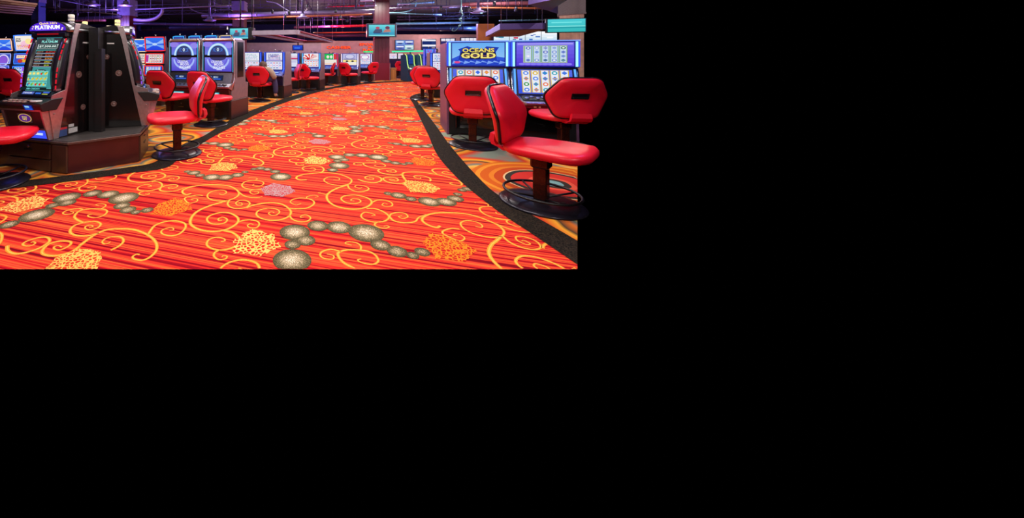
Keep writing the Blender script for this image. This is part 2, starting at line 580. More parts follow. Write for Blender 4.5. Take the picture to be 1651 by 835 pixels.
tiles = [(i, j) for i in range(-7, 6) for j in range(-3, 9)]
for i, j in tiles:
    ox, oy = UX * TU * i + VX * TV * j, UY * TU * i + VY * TV * j
    for rg, w, pts in CURVES:
        g = fl(rg, pts)
        c = (sum(p[0] for p in g) / len(g) + ox, sum(p[1] for p in g) / len(g) + oy)
        if not seen(c[0], c[1], 0.6) and not seen(c[0], c[1] + 0.4, 0.6):
            continue
        q = 6 if c[1] < 4 else (4 if c[1] < 7 else 2)
        s = [(p[0] + ox, p[1] + oy) for p in cr(g, q)]
        ribbon(s, w * 0.98, 0.0008, SCROLL)
        if c[1] < 6:
            ribbon(s, w * 0.34, 0.0011, SCROLLH)
    for rg, bs in BEADS:
        for (bx, by, rx, ry) in bs:
            p = fl(rg, [(bx, by)])[0]
            rad = 1.1 * rx / RC[rg][2] * p[1] / F
            x, y = p[0] + ox, p[1] + oy
            if not seen(x, y):
                continue
            if not (clip_ok(x + rad, y - rad)):
                if not clip_ok(x, y):
                    continue
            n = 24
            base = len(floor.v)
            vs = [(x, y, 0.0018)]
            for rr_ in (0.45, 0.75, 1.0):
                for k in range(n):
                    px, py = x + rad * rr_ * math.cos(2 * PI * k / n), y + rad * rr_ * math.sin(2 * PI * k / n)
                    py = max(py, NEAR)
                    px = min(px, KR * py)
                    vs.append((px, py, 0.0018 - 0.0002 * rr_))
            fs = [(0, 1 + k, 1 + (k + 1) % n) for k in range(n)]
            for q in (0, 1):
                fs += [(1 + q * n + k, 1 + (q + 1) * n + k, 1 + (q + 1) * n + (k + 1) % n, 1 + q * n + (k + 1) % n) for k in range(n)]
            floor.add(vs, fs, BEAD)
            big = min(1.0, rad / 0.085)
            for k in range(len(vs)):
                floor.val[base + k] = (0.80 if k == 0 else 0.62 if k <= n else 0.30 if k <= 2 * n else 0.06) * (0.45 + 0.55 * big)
    for rg, mat, poly in LACES:
        g = [(p[0] + ox, p[1] + oy) for p in fl(rg, poly)]
        c = (sum(p[0] for p in g) / len(g), sum(p[1] for p in g) / len(g))
        if not seen(c[0], c[1]):
            if not (seen(c[0], c[1] + 0.25)):
                continue
        g2 = []
        for k, p in enumerate(g):                # a ragged edge
            q = g[(k + 1) % len(g)]
            g2 += [p, ((p[0] * 2 + q[0]) / 3 + (c[0] - p[0]) * 0.05, (p[1] * 2 + q[1]) / 3 + (c[1] - p[1]) * 0.05), ((p[0] + 2 * q[0]) / 3, (p[1] + 2 * q[1]) / 3)]
        g2 = [(min(p[0], KR * max(p[1], NEAR)), max(p[1], NEAR)) for p in g2]
        n = len(g2)
        c = (sum(p[0] for p in g2) / n, sum(p[1] for p in g2) / n)
        floor.add([(c[0], c[1], 0.0014)] + [(p[0], p[1], 0.0014) for p in g2], [(0, 1 + k, 1 + (k + 1) % n) for k in range(n)], mat)

# borders: inner (aisle) and outer edge of each dark band
def band(inner, outer, q=6):
    a, c = cr([G(*p) for p in inner], q), cr([G(*p) for p in outer], q)
    n = min(len(a), len(c))
    vs = [(p[0], p[1], 0.0040) for p in a[:n]] + [(p[0], p[1], 0.0040) for p in c[:n]]
    floor.add(vs, [(k, k + 1, n + k + 1, n + k) for k in range(n - 1)], BORDER)
    return c[:n]
LI = [(-110,326),(0,307),(70,298),(130,290.6),(200,280.5),(265,271.5),(287,258),(312,240.5),(345,220),(371,206.5),(402,190),(442,172),(478,159.4),(516,147.8),(554,140),(605,134.2),(669,131.6),(760,130.6)]
LO = [(-110,312),(0,296),(70,288),(130,280.4),(200,271),(246,263),(272,247),(300,230.5),(330,218.5),(360,199.5),(392,183.5),(438,166),(477,153.3),(516,144),(554,137.4),(605,132.2),(669,129.8),(760,129)]
RI = [(1010,486),(931,427),(860,379),(797,336.5),(740,290),(705,250),(691,219),(680,196.5),(667,169),(661,159),(664,154.5),(673,151.5),(690,149),(760,145),(860,143)]
RO = [(1010,446),(931,389),(888,364),(806,317),(765,280),(725,234),(705,205.7),(686,180.6),(674,165),(672.5,160),(676,156.5),(683,154),(694,152),(760,148.5),(860,146)]
ol = band(LI, LO)
# right hand border, cut where the photographed floor ends
a, c = cr([G(*p) for p in RI[1:]], 6), cr([G(*p) for p in RO[1:]], 6)
n = min(len(a), len(c))
floor.add([(min(p[0], KR * p[1]), p[1], 0.0040) for p in a[:n]] + [(min(p[0], KR * p[1]), p[1], 0.0040) for p in c[:n]], [(k, k + 1, n + k + 1, n + k) for k in range(n - 1)], BORDER)
orr = c[:n]
# gaming carpet left of the aisle and inside the right hand island
def fill(edge, others, z=0.0028):
    n = len(edge)
    vs = [(p[0], p[1], z) for p in edge] + [(p[0], p[1], z) for p in others]
    floor.add(vs, [(k, k + 1, n + k + 1, n + k) for k in range(n - 1)], SIDE)
fill(ol, [(-0.95 * p[1], p[1]) for p in ol])
yl, xl = ol[-1][1], ol[-1][0]
floor.add([(-0.95 * yl, yl, 0.0028), (xl, yl, 0.0028), (KR * (yl + 1.5), yl + 1.5, 0.0028), (KR * FARD, FARD, 0.0028), (-0.95 * FARD, FARD, 0.0028)], [(0, 1, 2, 3, 4)], SIDE)
fill(orr, [(KR * p[1], p[1]) for p in orr], 0.0028)
# bold rosette of the island carpet beside the nearest stool on the right
def rose(cx, cy, rs, z0=0.0031):
    for k, (rx, ry, col) in enumerate(rs):
        m = plain_carpet('rosette_%d_%d_%d' % col, tuple(int(q * 0.9) for q in col), col)
        pts = [(cx + rx * math.cos(2 * PI * q / 40) * (1 + 0.03 * math.sin(5 * 2 * PI * q / 40)), cy + ry * math.sin(2 * PI * q / 40)) for q in range(40)]
        pts = [(min(p[0], KR * p[1]), p[1]) for p in pts]
        floor.add([(p[0], p[1], z0 + 0.0001 * k) for p in pts], [tuple(range(40))], m)
rx_, ry_ = G(868, 296)
rose(rx_ + 0.12, ry_ + 0.0, [(0.62, 0.62, (206, 104, 30)), (0.58, 0.58, (226, 140, 44)), (0.54, 0.54, (204, 92, 28)), (0.47, 0.47, (220, 124, 38)), (0.43, 0.43, (190, 72, 28)), (0.36, 0.36, (226, 186, 136)), (0.345, 0.345, (58, 52, 46)), (0.30, 0.30, (206, 52, 44)), (0.17, 0.17, (232, 90, 66)), (0.13, 0.13, (60, 50, 44)), (0.08, 0.08, (120, 160, 160))])
fo = structure(floor.build('floor'))
tag(fo, 'red and orange carpeted floor with yellow scrolls and dark borders', 'floor')
# ------------------------------------------------------------------ stools
CHAIR_TOP = 0.87
def hexring(hw, zt, zm, zb, tw, bw, k=1.0, yf=0.0, zc=None, n=6):
    """rounded hexagon in the x-z plane, shrunk by k towards its middle"""
    pts = [(-tw, zt), (tw, zt), (hw, zm), (bw, zb), (-bw, zb), (-hw, zm)]
    rr = [0.22, 0.22, 0.24, 0.22, 0.22, 0.24]
    out = []
    for i in range(6):
        p0, p1, p2 = pts[i - 1], pts[i], pts[(i + 1) % 6]
        a = (p1[0] + (p0[0] - p1[0]) * rr[i], p1[1] + (p0[1] - p1[1]) * rr[i])
        c = (p1[0] + (p2[0] - p1[0]) * rr[i], p1[1] + (p2[1] - p1[1]) * rr[i])
        for q in range(n):
            t = q / (n - 1)
            out.append(((1 - t) ** 2 * a[0] + 2 * t * (1 - t) * p1[0] + t * t * c[0], (1 - t) ** 2 * a[1] + 2 * t * (1 - t) * p1[1] + t * t * c[1]))
    zc = (zt + zb) / 2 + 0.01
    return [(x * k, yf, zc + (z - zc) * k) for x, z in out]

def bend(p):
    """lean and lumbar curve of the backrest; p is in its own flat frame"""
    x, y, z = p
    t = (z - 0.40) / 0.47
    return (x, y - 0.235 - 0.075 * t + 0.045 * math.sin(PI * min(1, max(0, t * 1.1))) + 0.35 * x * x, z)

def make_chair(label, loc, rz, group='red swivel stools at the slot machines'):
    t = thing('casino_stool', label, 'stool', loc, rz, group)
    b = MB()
    b.lathe([(0.27, 0.0), (0.272, 0.008), (0.262, 0.016), (0.20, 0.030), (0.13, 0.036), (0.0, 0.038)], (0, 0, 0.0042), BASEM, 36)
    b.build('base_plate', t)
    b = MB()
    b.tube([(0.238 * math.cos(2 * PI * k / 36), 0.238 * math.sin(2 * PI * k / 36), 0.094) for k in range(36)], 0.0095, RING, 8, True)
    for k in range(4):
        a = PI / 4 + k * PI / 2
        b.tube([(0.045 * math.cos(a), 0.045 * math.sin(a), 0.055), (0.235 * math.cos(a), 0.235 * math.sin(a), 0.092)], 0.007, RING, 6)
    b.build('foot_ring', t)
    b = MB()
    b.box((0, 0, 0.165), (0.088, 0.088, 0.25), POST, ch=0.008)
    b.box((0, 0, 0.325), (0.115, 0.115, 0.10), POST, ch=0.01)
    b.box((0, 0.02, 0.368), (0.26, 0.30, 0.012), BLACKM)
    b.build('post', t)
    # seat pad: rounded, a little wider at the front, crowned on top
    def seatring(sx, sy, z, y0=0.045):
        out = []
        for k in range(36):
            a = 2 * PI * k / 36
            c, s = math.cos(a), math.sin(a)
            e = 0.62
            x = sx * math.copysign(abs(c) ** e, c)
            y = sy * math.copysign(abs(s) ** e, s)
            out.append((x * (1 + 0.10 * y / 0.27), y0 + y, z + (0.006 if y > 0.2 else 0)))
        return out
    b = MB()
    b.loft([seatring(0.20, 0.21, 0.376), seatring(0.245, 0.255, 0.384), seatring(0.262, 0.272, 0.408), seatring(0.262, 0.272, 0.428), seatring(0.25, 0.26, 0.446), seatring(0.205, 0.215, 0.456), seatring(0.10, 0.10, 0.460), seatring(0.01, 0.01, 0.461)], RED, True, True)
    b.build('seat', t)
    b = MB()
    prof = (0.318, 0.87, 0.675, 0.43, 0.185, 0.20)
    def rg(k, y):
        return [bend(p) for p in hexring(*prof, k=k, yf=y)]
    front = [rg(1.0, 0.0), rg(0.985, 0.022), rg(0.93, 0.040), rg(0.78, 0.056), rg(0.5, 0.066), rg(0.2, 0.070), rg(0.01, 0.070)]
    b.loft(front, RED, True, False)
    b.add(front[-1], [tuple(range(len(front[-1])))], RED, True)
    bk = [rg(0.01, -0.052), rg(0.5, -0.050), rg(0.85, -0.042), rg(0.95, -0.030), rg(0.99, -0.014), rg(1.0, 0.0)]
    b.loft(bk, REDB, True, False)
    back = b.build('backrest', t)
    b = MB()
    b.tube(rg(1.0, 0.0), 0.0125, PIPE, 6, True)
    b.build('piping', back)
    b = MB()
    def bp(x, z, y):
        return bend((x, y, z))
    zc, hw, hh = 0.675, 0.082, 0.030
    o = [bp(-hw, zc - hh, -0.062), bp(hw, zc - hh, -0.062), bp(hw, zc + hh, -0.062), bp(-hw, zc + hh, -0.062)]
    i_ = [bp(-hw * 0.8, zc - hh * 0.55, -0.0555), bp(hw * 0.8, zc - hh * 0.55, -0.0555), bp(hw * 0.8, zc + hh * 0.55, -0.0555), bp(-hw * 0.8, zc + hh * 0.55, -0.0555)]
    o2 = [(p[0], p[1] + 0.02, p[2]) for p in o]
    b.loft([o2, o], PIPE, False, False)
    b.add(o + i_, [(k, (k + 1) % 4, 4 + (k + 1) % 4, 4 + k) for k in range(4)] + [(4, 5, 6, 7)], PIPE)
    b.box(bp(0, zc - hh * 0.55, -0.058), (hw * 1.5, 0.006, 0.007), CHROME)
    b.build('grab_handle', back)
    # red upholstered bracket that carries the back
    b = MB()
    sec = []
    for (y, z, w, th) in [(-0.16, 0.385, 0.10, 0.012), (-0.225, 0.388, 0.10, 0.016), (-0.285, 0.402, 0.10, 0.019), (-0.305, 0.44, 0.098, 0.019), (-0.300, 0.49, 0.09, 0.016)]:
        up = (0, 0, 1) if y > -0.28 else (0, -1, 0.3)
        sec.append([(-w, y - up[1] * th, z - up[2] * th), (w, y - up[1] * th, z - up[2] * th), (w, y + up[1] * th, z + up[2] * th), (-w, y + up[1] * th, z + up[2] * th)])
    b.loft(sec, REDB, False, True)
    b.build('back_bracket', t)
    return t

_c0 = []
def stool(label, px, py, rz_deg, z=0.0, group=None, d=None):
    if d is None:
        x, y = G(px, py)
    else:
        x, y = at(px, d)
    if not _c0:
        _c0.append(make_chair(label, (x, y, z), R(rz_deg)))
        return _c0[0]
    c = copy_tree(_c0[0])
    c.location = (x, y, z)
    c.rotation_euler = (0, 0, R(rz_deg))
    c['label'] = label
    return c

stool('nearest red stool on the right, turned side on, seat running out of the frame', 872.5, 329, -139)
stool('red stool whose back hides the reels below the golden title screen', 762, 235, -27)
stool('red stool cut by the right edge, in front of the purple reel screen', 908, 246, -9)
stool('red stool seen from behind at the corner of the right hand border', 695, 170, -42)
stool('red stool turned side on in front of the black corner cabinet on the left', 285.5, 248.5, 112)
stool('red stool seen from behind before the left of the twin moon screens', 274, 196, -24)
stool('red stool before the right of the twin moon screens, behind the side-on stool', 340, 201, -30)
stool('red stool at the lower left edge of which only seat and post show', -13, 297, -68)
stool('magenta-lit red stool just left of the big teal screen cabinet', 36, 192, -10, d=6.65)
stool('red stool half cut by the left edge before the purple ring screen', 17, 192, -14, d=6.98)
stool('small red stool peeping over the stool back before the twin moon screens', 262, 150, 10, d=8.75)
stool('red stool carrying the person in the beige jacket', 419, 163, -12)
stool('red stool seen from behind before the red and white fan screen', 497, 147, -46)
stool('pale lit red stool seen edge on, left of the stool at the fan screen', 468, 147, 98, d=10.5)
stool('red stool seen from behind between the two farthest left hand machines', 562, 136.5, -50, d=13.2)
stool('purple lit red stool seen edge on behind the fan screen machine', 527, 138, 80, d=13.2)
stool('pink lit red stool against the left side of the main maroon column', 596, 135, 30, d=14.6)
stool('pink topped stool showing just above the stool at the border corner', 681, 150, -18, d=8.8)
stool('small red stool right of the wooden podium', 648, 122, -30, d=17.5)
stool('small red stool half behind the wooden podium', 641, 122, 20, d=18.3)
stool('small red stool right of the podium and nearest the blue cabinet', 656, 122, 10, d=19.2)

# ------------------------------------------------------------------ slot machines
def buttons(b, x0, x1, y, z, n, mat, r=0.02):
    for k in range(n):
        x = x0 + (x1 - x0) * k / max(1, n - 1)
        b.lathe([(r, 0), (r, 0.008), (r * 0.8, 0.012), (0, 0.012)], (x, y, z), mat, 12, sx=1.2)

WARM = M('warm_lamp_shell', (230, 220, 200), 0.4)
def candle(parent, x, y, z, lit=True, h=0.085):
    b = MB()
    b.lathe([(0.032, 0), (0.032, 0.012), (0.018, 0.016), (0.018, 0.024), (0.030, 0.026), (0.030, h * 0.58), (0.033, h * 0.6), (0.033, h * 0.66), (0.030, h * 0.68)], (x, y, z), SILVER, 14)
    c = b.build('signal_lamp', parent)
    b = MB()
    m = E((255, 226, 150), 1.6) if lit else WARM
    b.lathe([(0.029, h * 0.28), (0.0305, h * 0.3), (0.0305, h * 0.55), (0.029, h * 0.57)], (x, y, z), m, 14)
    b.lathe([(0.029, h * 0.66), (0.0305, h * 0.7), (0.0305, h * 1.05), (0.02, h * 1.1), (0, h * 1.1)], (x, y, z), m, 14)
    b.build('lamp_glass', c)

GLOSSP = M('black_gloss_side', (16, 11, 12), 0.2, coat=0.6, var=0.1, spec=0.8)
BEZEL = M('bezel_black', (26, 22, 30), 0.3, spec=0.6)
STRIPS = M('polished_strip', (188, 166, 170), 0.28, 0.85)
def arc_machine(label, loc, rz, lit=True, gen=0):
    """tall curved cabinet: domed topper, tall portrait screen, button deck, belly door"""
    t = thing('slot_machine', label, 'slot machine', loc, rz, 'curved cabinets of the corner pod')
    w = 0.54
    hw = w / 2
    b = MB()
    side = [(0.0, 0.0), (0.49, 0.0), (0.49, 1.10), (0.31, 1.135), (0.27, 1.10), (0.21, 0.98), (0.125, 0.45), (0.03, 0.30)]
    b.prism(side, -hw + 0.012, hw - 0.012, GLOSSP)
    body = b.build('cabinet', t, bevel=0.006)
    # polished strips down the front corners, flaring into the belly
    for s in (-1, 1):
        b = MB()
        x0, x1 = (hw - 0.012, hw) if s > 0 else (-hw, -hw + 0.012)
        pr = [(0.23, 1.12), (0.295, 1.12), (0.250, 0.98), (0.138, 0.44), (0.045, 0.0), (-0.005, 0.0), (-0.05, 0.30), (-0.02, 0.42), (0.115, 0.46), (0.195, 0.96)]
        b.prism(pr, x0, x1, STRIPS)
        for z in (0.36, 0.31, 0.26):
            b.lathe([(0.008, 0), (0.008, 0.004), (0, 0.005)], (0, 0, 0), CHROME, 10, tr=Matrix.Translation((s * hw, -0.005, z - 0.02)) @ Matrix.Rotation(s * PI / 2, 4, 'Y'))
        b.build('side_strip', t, bevel=0.003)
    # badges and stickers seen on the side
    for (y, z, r_) in ((0.40, 0.62, 0.028), (0.28, 0.44, 0.035), (0.33, 0.10, 0.03)):
        for s in (-1, 1):
            b = MB()
            b.lathe([(r_, 0), (r_, 0.002), (r_ * 0.75, 0.003), (r_ * 0.7, 0.001), (r_ * 0.45, 0.001), (r_ * 0.4, 0.003), (0, 0.003)], (0, 0, 0), M('vent_rosette', (96, 70, 66), 0.4), 20, tr=Matrix.Translation((s * (hw - 0.012), y, z + 0.16)) @ Matrix.Rotation(s * PI / 2, 4, 'Y'))
            b.build('side_vent', t)
    ng = M('notice_grey', (180, 176, 176), 0.5)
    for bxs in ([((hw - 0.0115, 0.10, 0.05), (0.003, 0.085, 0.085), M('notice_blue', (50, 70, 120), 0.5)), ((hw - 0.0105, 0.10, 0.083), (0.003, 0.085, 0.02), M('notice_red', (190, 40, 50), 0.5))],
                [((hw - 0.0115, 0.21, 0.045), (0.003, 0.10, 0.05), ng)], [((hw - 0.0115, 0.19, 0.095), (0.003, 0.06, 0.028), ng)],
                [((hw - 0.0115, 0.36, 0.93), (0.003, 0.07, 0.014), ng)], [((-hw + 0.0115, 0.36, 0.93), (0.003, 0.07, 0.014), ng)]):
        b = MB()
        for c_, s_, m_ in bxs:
            b.box(c_, s_, m_)
        b.build('sticker', t)
    # screen surround: two bowed black wings with red light strips
    z0, z1, y0, y1 = 0.455, 0.975, 0.085, 0.205
    tilt = math.atan2(y1 - y0, z1 - z0)
    def front(u, z):                        # bowed screen plane
        k = (z - z0) / (z1 - z0)
        return y0 + (y1 - y0) * k - 0.030 * math.sin(PI * k)
    for s in (-1, 1):
        b = MB()
        rings = []
        for k in range(9):
            q = k / 8
            z = z0 + (z1 - z0) * q
            wd = 0.072 + 0.03 * math.sin(PI * q)
            yb = front(0, z)
            xo = s * (hw - 0.035 + 0.008 * math.sin(PI * q))
            xi = s * (hw - 0.035 - wd)
            rings.append([(xo, yb + 0.07, z), (xo, yb - 0.02, z), ((xo + xi) / 2, yb - 0.05, z), (xi, yb - 0.035, z), (xi, yb + 0.05, z)])
        b.loft(rings, BEZEL, True, True)
        wing = b.build('bezel_wing', t)
        for k in range(9):
            if k in (4,):
                continue
            P = []
            for q in ((k + 0.15) / 9, (k + 0.85) / 9):
                z = z0 + (z1 - z0) * q
                P.append(Vector((s * (hw - 0.042), front(0, z) - 0.040, z)))
            b = MB()
            b.tube([P[0], P[1]], 0.006, E((230, 30, 50) if s > 0 or k > 3 else (160, 90, 255), 1.0), 6)
            b.build('light_strip', wing)
    if gen == 0:
        art = [('g', 0, 0, 1, 1, (90, 190, 180), (40, 110, 120), 12), ('r', 0.05, 0.04, 0.9, 0.72, (90, 176, 172)), ('r', 0.07, 0.05, 0.86, 0.70, (66, 150, 150)),
               ('r', 0.05, 0.76, 0.95, 0.22, (56, 58, 66)), ('t', 'Quick Hit\'s', 0.40, 0.945, 0.3, 0.03, (120, 220, 210)), ('t', 'PLATINUM', 0.24, 0.885, 0.62, 0.05, (150, 240, 230), 0.03),
               ('r', 0.12, 0.775, 0.8, 0.085, (200, 210, 210)), ('r', 0.16, 0.78, 0.72, 0.075, (24, 70, 66)), ('t', '$7,500.00', 0.19, 0.795, 0.66, 0.045, (240, 255, 250), 0.02)]
        vals = ['$3,274.20', '$1,061.10', '$174.20', '$78.67', '$30.50']
        for k, vtxt in enumerate(vals):
            yy = 0.69 - k * 0.063
            art += [('r', 0.12, yy, 0.82, 0.050, (40, 22, 30)), ('r', 0.12, yy - 0.004, 0.82, 0.006, (220, 200, 240)), ('t', 'QUICK HIT', 0.16, yy + 0.016, 0.24, 0.02, (220, 180, 150)),
                    ('t', vtxt, 0.50 + 0.02 * k, yy + 0.010, 0.38 - 0.05 * k, 0.028, [(240, 70, 50), (250, 110, 40), (250, 150, 50), (240, 220, 60), (220, 240, 60)][k])]
        art += [('d', 0.5, 0.365, 0.22, 0.02, (30, 60, 60)), ('t', 'Bonus', 0.36, 0.355, 0.28, 0.022, (180, 230, 220))]
        cols = [(230, 200, 60), (230, 200, 60), (40, 130, 200), (210, 40, 40), (220, 60, 50), (90, 190, 80)]
        for i in range(5):
            for j in range(3):
                cx_, cy_ = 0.14 + i * 0.18, 0.115 + j * 0.095
                art += [('r', cx_ - 0.078, cy_ - 0.04, 0.156, 0.082, (120, 214, 200))]
                kk = rnd.randrange(6)
                if j == 2 and i < 3:
                    art += [('d', cx_, cy_, 0.055, 0.026, (236, 214, 90)), ('d', cx_, cy_, 0.035, 0.014, (250, 236, 150))]
                elif kk == 3:
                    art += [('t', '7', cx_ - 0.05, cy_ - 0.03, 0.1, 0.06, (216, 30, 40), 0.03)]
                else:
                    art += [('d', cx_ - 0.02, cy_ - 0.008, 0.04, 0.022, cols[kk]), ('d', cx_ + 0.03, cy_ + 0.01, 0.03, 0.018, cols[(kk + 1) % 6]), ('r', cx_ - 0.005, cy_ + 0.01, 0.05, 0.01, (60, 150, 60))]
        art += [('r', 0, 0, 1, 0.055, (20, 36, 40)), ('t', '888 CREDITS', 0.25, 0.012, 0.5, 0.028, (120, 230, 230))]
    else:
        art = [('g', 0, 0, 1, 1, (60, 130, 230), (90, 200, 250), 10), ('r', 0.1, 0.4, 0.8, 0.4, (30, 60, 140)), *reels(0.08, 0.06, 0.84, 0.3, 5, 3, rnd, (200, 230, 250), (60, 120, 220))]
    screen('game_screen', t, w - 0.20, z1 - z0 + 0.03, art, (0, (y0 + y1) / 2 - 0.036, (z0 + z1) / 2), tilt, (60, 150, 150), 0.95)
    b = MB()
    b.box((0, (y0 + y1) / 2 - 0.005, (z0 + z1) / 2), (w - 0.17, 0.04, z1 - z0 + 0.03), BEZEL, rx=-tilt)
    b.build('screen_frame', t)
    # black crossbar with a red light under the topper
    b = MB()
    b.box((0, 0.205, 1.005), (w - 0.07, 0.11, 0.05), BEZEL, ch=0.01)
    b.box((0, 0.148, 1.012), (w - 0.26, 0.006, 0.014), E((190, 24, 40), 0.6))
    b.build('crossbar', t)
    # domed topper sign
    b = MB()
    top = [(hw * 0.98 * math.cos(PI * k / 16), 0.11 * math.sin(PI * k / 16) ** 0.8) for k in range(17)]
    prof = [(p[0], 0, p[1]) for p in top]
    b.loft([[(x, 0.17, 1.035 + z) for x, _, z in prof], [(x, 0.42, 1.035 + z) for x, _, z in prof]], SILVER, True, True)
    tp = b.build('topper', t)
    b = MB()
    for k in range(16):
        a, c = top[k], top[k + 1]
        for (ya, yb, f0) in ((0.055, 0.035, 1.0),):
            b.add([(a[0], 0.17, 1.035 + a[1]), (c[0], 0.17, 1.035 + c[1]), (c[0] * 0.93, 0.142, 1.047 + c[1] * 0.84), (a[0] * 0.93, 0.142, 1.047 + a[1] * 0.84)], [(0, 1, 2, 3)], BEZEL)
    b.build('sign_rim', tp)
    b = MB()
    k_ = 0.93
    pts = [(x * k_, 0.146, 1.047 + z * 0.84) for x, _, z in prof]
    b.add(pts, [tuple(range(len(pts)))], E((84, 40, 210), 1.0))
    b.add([(x * 0.6, 0.1445, 1.052 + z * 0.6) for x, _, z in prof], [tuple(range(len(pts)))], E((120, 80, 240), 1.1))
    for (st, x, z, ww, hh, col, bo) in (('Quick Hit\'s', -0.11, 1.107, 0.24, 0.026, (250, 214, 120), 0.02), ('PLATINUM', -0.165, 1.062, 0.33, 0.040, (250, 250, 255), 0.035)):
        vs, fs = text_mesh(st, bo)
        b.add([(x + ww * p, 0.143, z + hh * q) for p, q in vs], fs, E(col, 1.3))
    for x, z in ((-0.2, 1.07), (0.2, 1.07), (-0.19, 1.09), (0.19, 1.055)):
        b.add([(x + 0.012 * p, 0.143, z + 0.006 * q) for p, q in disc(10)], [tuple(range(10))], E((255, 220, 200), 1.2))
    b.build('sign_face', tp)
    candle(t, 0.10, 0.33, 1.135, lit)
    # player panel and deck
    b = MB()
    b.prism([(0.09, 0.452), (0.05, 0.452), (0.005, 0.40), (0.01, 0.385), (0.09, 0.385)], -hw + 0.05, hw - 0.05, BLACKM)
    b.prism([(0.095, 0.470), (0.042, 0.470), (0.038, 0.452), (0.095, 0.448)], -hw + 0.03, hw - 0.03, SILVER)
    pp = b.build('player_panel', t)
    tl = math.atan2(0.045, 0.052)
    screen('info_display', pp, 0.36, 0.05, [('r', 0.02, 0.2, 0.42, 0.6, (90, 110, 200)), ('t', 'DENOM', 0.06, 0.35, 0.3, 0.35, (230, 240, 255)), ('r', 0.5, 0.3, 0.2, 0.35, (60, 120, 240)), ('r', 0.76, 0.55, 0.22, 0.3, (70, 110, 230)), ('r', 0.76, 0.2, 0.2, 0.2, (190, 200, 80))], (0.0, 0.024, 0.427), tl, (20, 24, 44), 0.9)
    b = MB()
    b.prism([(0.09, 0.388), (-0.03, 0.384), (-0.145, 0.352), (-0.148, 0.325), (-0.12, 0.278), (0.02, 0.278)], -hw - 0.01, hw + 0.01, BLACKM)
    dk = b.build('button_deck', t, bevel=0.006)
    b = MB()
    for k in range(5):
        b.lathe([(0.024, 0), (0.024, 0.006), (0.018, 0.010), (0, 0.010)], (-0.17 + k * 0.062, -0.088, 0.368), M('button_cap', (150, 120, 110), 0.3), 14)
        b.lathe([(0.022, 0), (0.022, 0.006), (0.016, 0.010), (0, 0.010)], (-0.20 + k * 0.062, -0.118, 0.357), M('button_cap', (150, 120, 110), 0.3), 14)
    b.lathe([(0.045, 0), (0.045, 0.008), (0.036, 0.013), (0, 0.013)], (0.165, -0.095, 0.364), M('spin_button', (190, 180, 180), 0.25), 20, sx=1.3)
    b.build('deck_button', dk)
    screen('ticket_slot', dk, 0.11, 0.055, [('r', 0.1, 0.1, 0.8, 0.25, (40, 90, 220)), ('r', 0.15, 0.5, 0.5, 0.35, (150, 210, 255)), ('r', 0.7, 0.45, 0.2, 0.4, (30, 60, 200))], (0.13, -0.144, 0.315), -0.45, (20, 40, 130), 1.0)
    # belly door with an oval badge
    b = MB()
    b.prism([(0.0, 0.28), (-0.112, 0.28), (-0.062, 0.105), (0.0, 0.105)], -hw + 0.03, hw - 0.03, DARK)
    for x0, x1 in ((-hw + 0.012, -hw + 0.03), (hw - 0.03, hw - 0.012)):
        b.prism([(0.0, 0.29), (-0.125, 0.29), (-0.045, 0.0), (0.0, 0.0)], x0, x1, STRIPS)
    b.prism([(0.0, 0.294), (-0.130, 0.294), (-0.124, 0.276), (0.0, 0.276)], -hw + 0.012, hw - 0.012, STRIPS)
    b.prism([(0.0, 0.108), (-0.074, 0.108), (-0.070, 0.092), (0.0, 0.092)], -hw + 0.03, hw - 0.03, STRIPS)
    dr = b.build('belly_door', t)
    tb = -math.atan2(0.05, 0.175)
    o = screen('oval_badge', dr, 0.17, 0.09, [('d', 0.5, 0.5, 0.5, 0.5, (240, 190, 90)), ('d', 0.5, 0.5, 0.45, 0.44, (90, 40, 130)), ('t', 'QUICK', 0.3, 0.54, 0.4, 0.16, (255, 230, 120), 0.03), ('t', 'HIT', 0.34, 0.26, 0.32, 0.24, (255, 214, 80), 0.03)], (0.02, -0.094, 0.205), tb, (60, 34, 40), 0.9)
    b = MB()
    b.prism([(0.03, 0.092), (-0.048, 0.092), (-0.028, 0.006), (0.03, 0.006)], -hw + 0.03, hw - 0.03, E((60, 80, 255), 1.1))
    b.box((0.08, -0.045, 0.05), (0.2, 0.004, 0.02), E((190, 205, 255), 1.2))
    b.build('coin_tray', t)
    return t

rzA = -16.8
ca, sa = math.cos(R(rzA)), math.sin(R(rzA))
def place(corner, w, rz, right=True):
    """centre of the front edge of a machine whose right (or left) front corner stands at corner"""
    k = -w / 2 if right else w / 2
    return (corner[0] + math.cos(R(rz)) * k, corner[1] + math.sin(R(rz)) * k)

# pod: counter base with three curved cabinets
POD_H = 0.311
P1 = (-2.053, 3.225)
P0 = (P1[0] - UX * 0.95, P1[1] - UY * 0.95)
P2 = (-1.545, 3.610)
P3 = (-1.655, 4.10)
P4 = (-1.98, 4.90)
P5 = (-2.75, 4.75)
P6 = (-3.25, 4.15)
pod = thing('machine_base', 'maroon corner cabinet with a grey counter under the teal screen machine', 'cabinet', (-2.2, 4.0, 0))
def inset(poly, k):
    cx_, cy_ = sum(p[0] for p in poly) / len(poly), sum(p[1] for p in poly) / len(poly)
    out = []
    for p in poly:
        l = math.hypot(p[0] - cx_, p[1] - cy_)
        out.append((cx_ + (p[0] - cx_) * (1 - k / l) + 2.2, cy_ + (p[1] - cy_) * (1 - k / l) - 4.0))
    return out
PP = [P0, P1, P2, P3, P4, P5, P6]
b = MB()
b.column(inset(PP, 0.02), 0.0045, 0.275, MAROON)
b.build('carcass', pod)
b = MB()
b.column(inset(PP, 0.0), 0.275, 0.288, NOSE)
b.column(inset(PP, -0.006), 0.286, 0.302, NOSE)
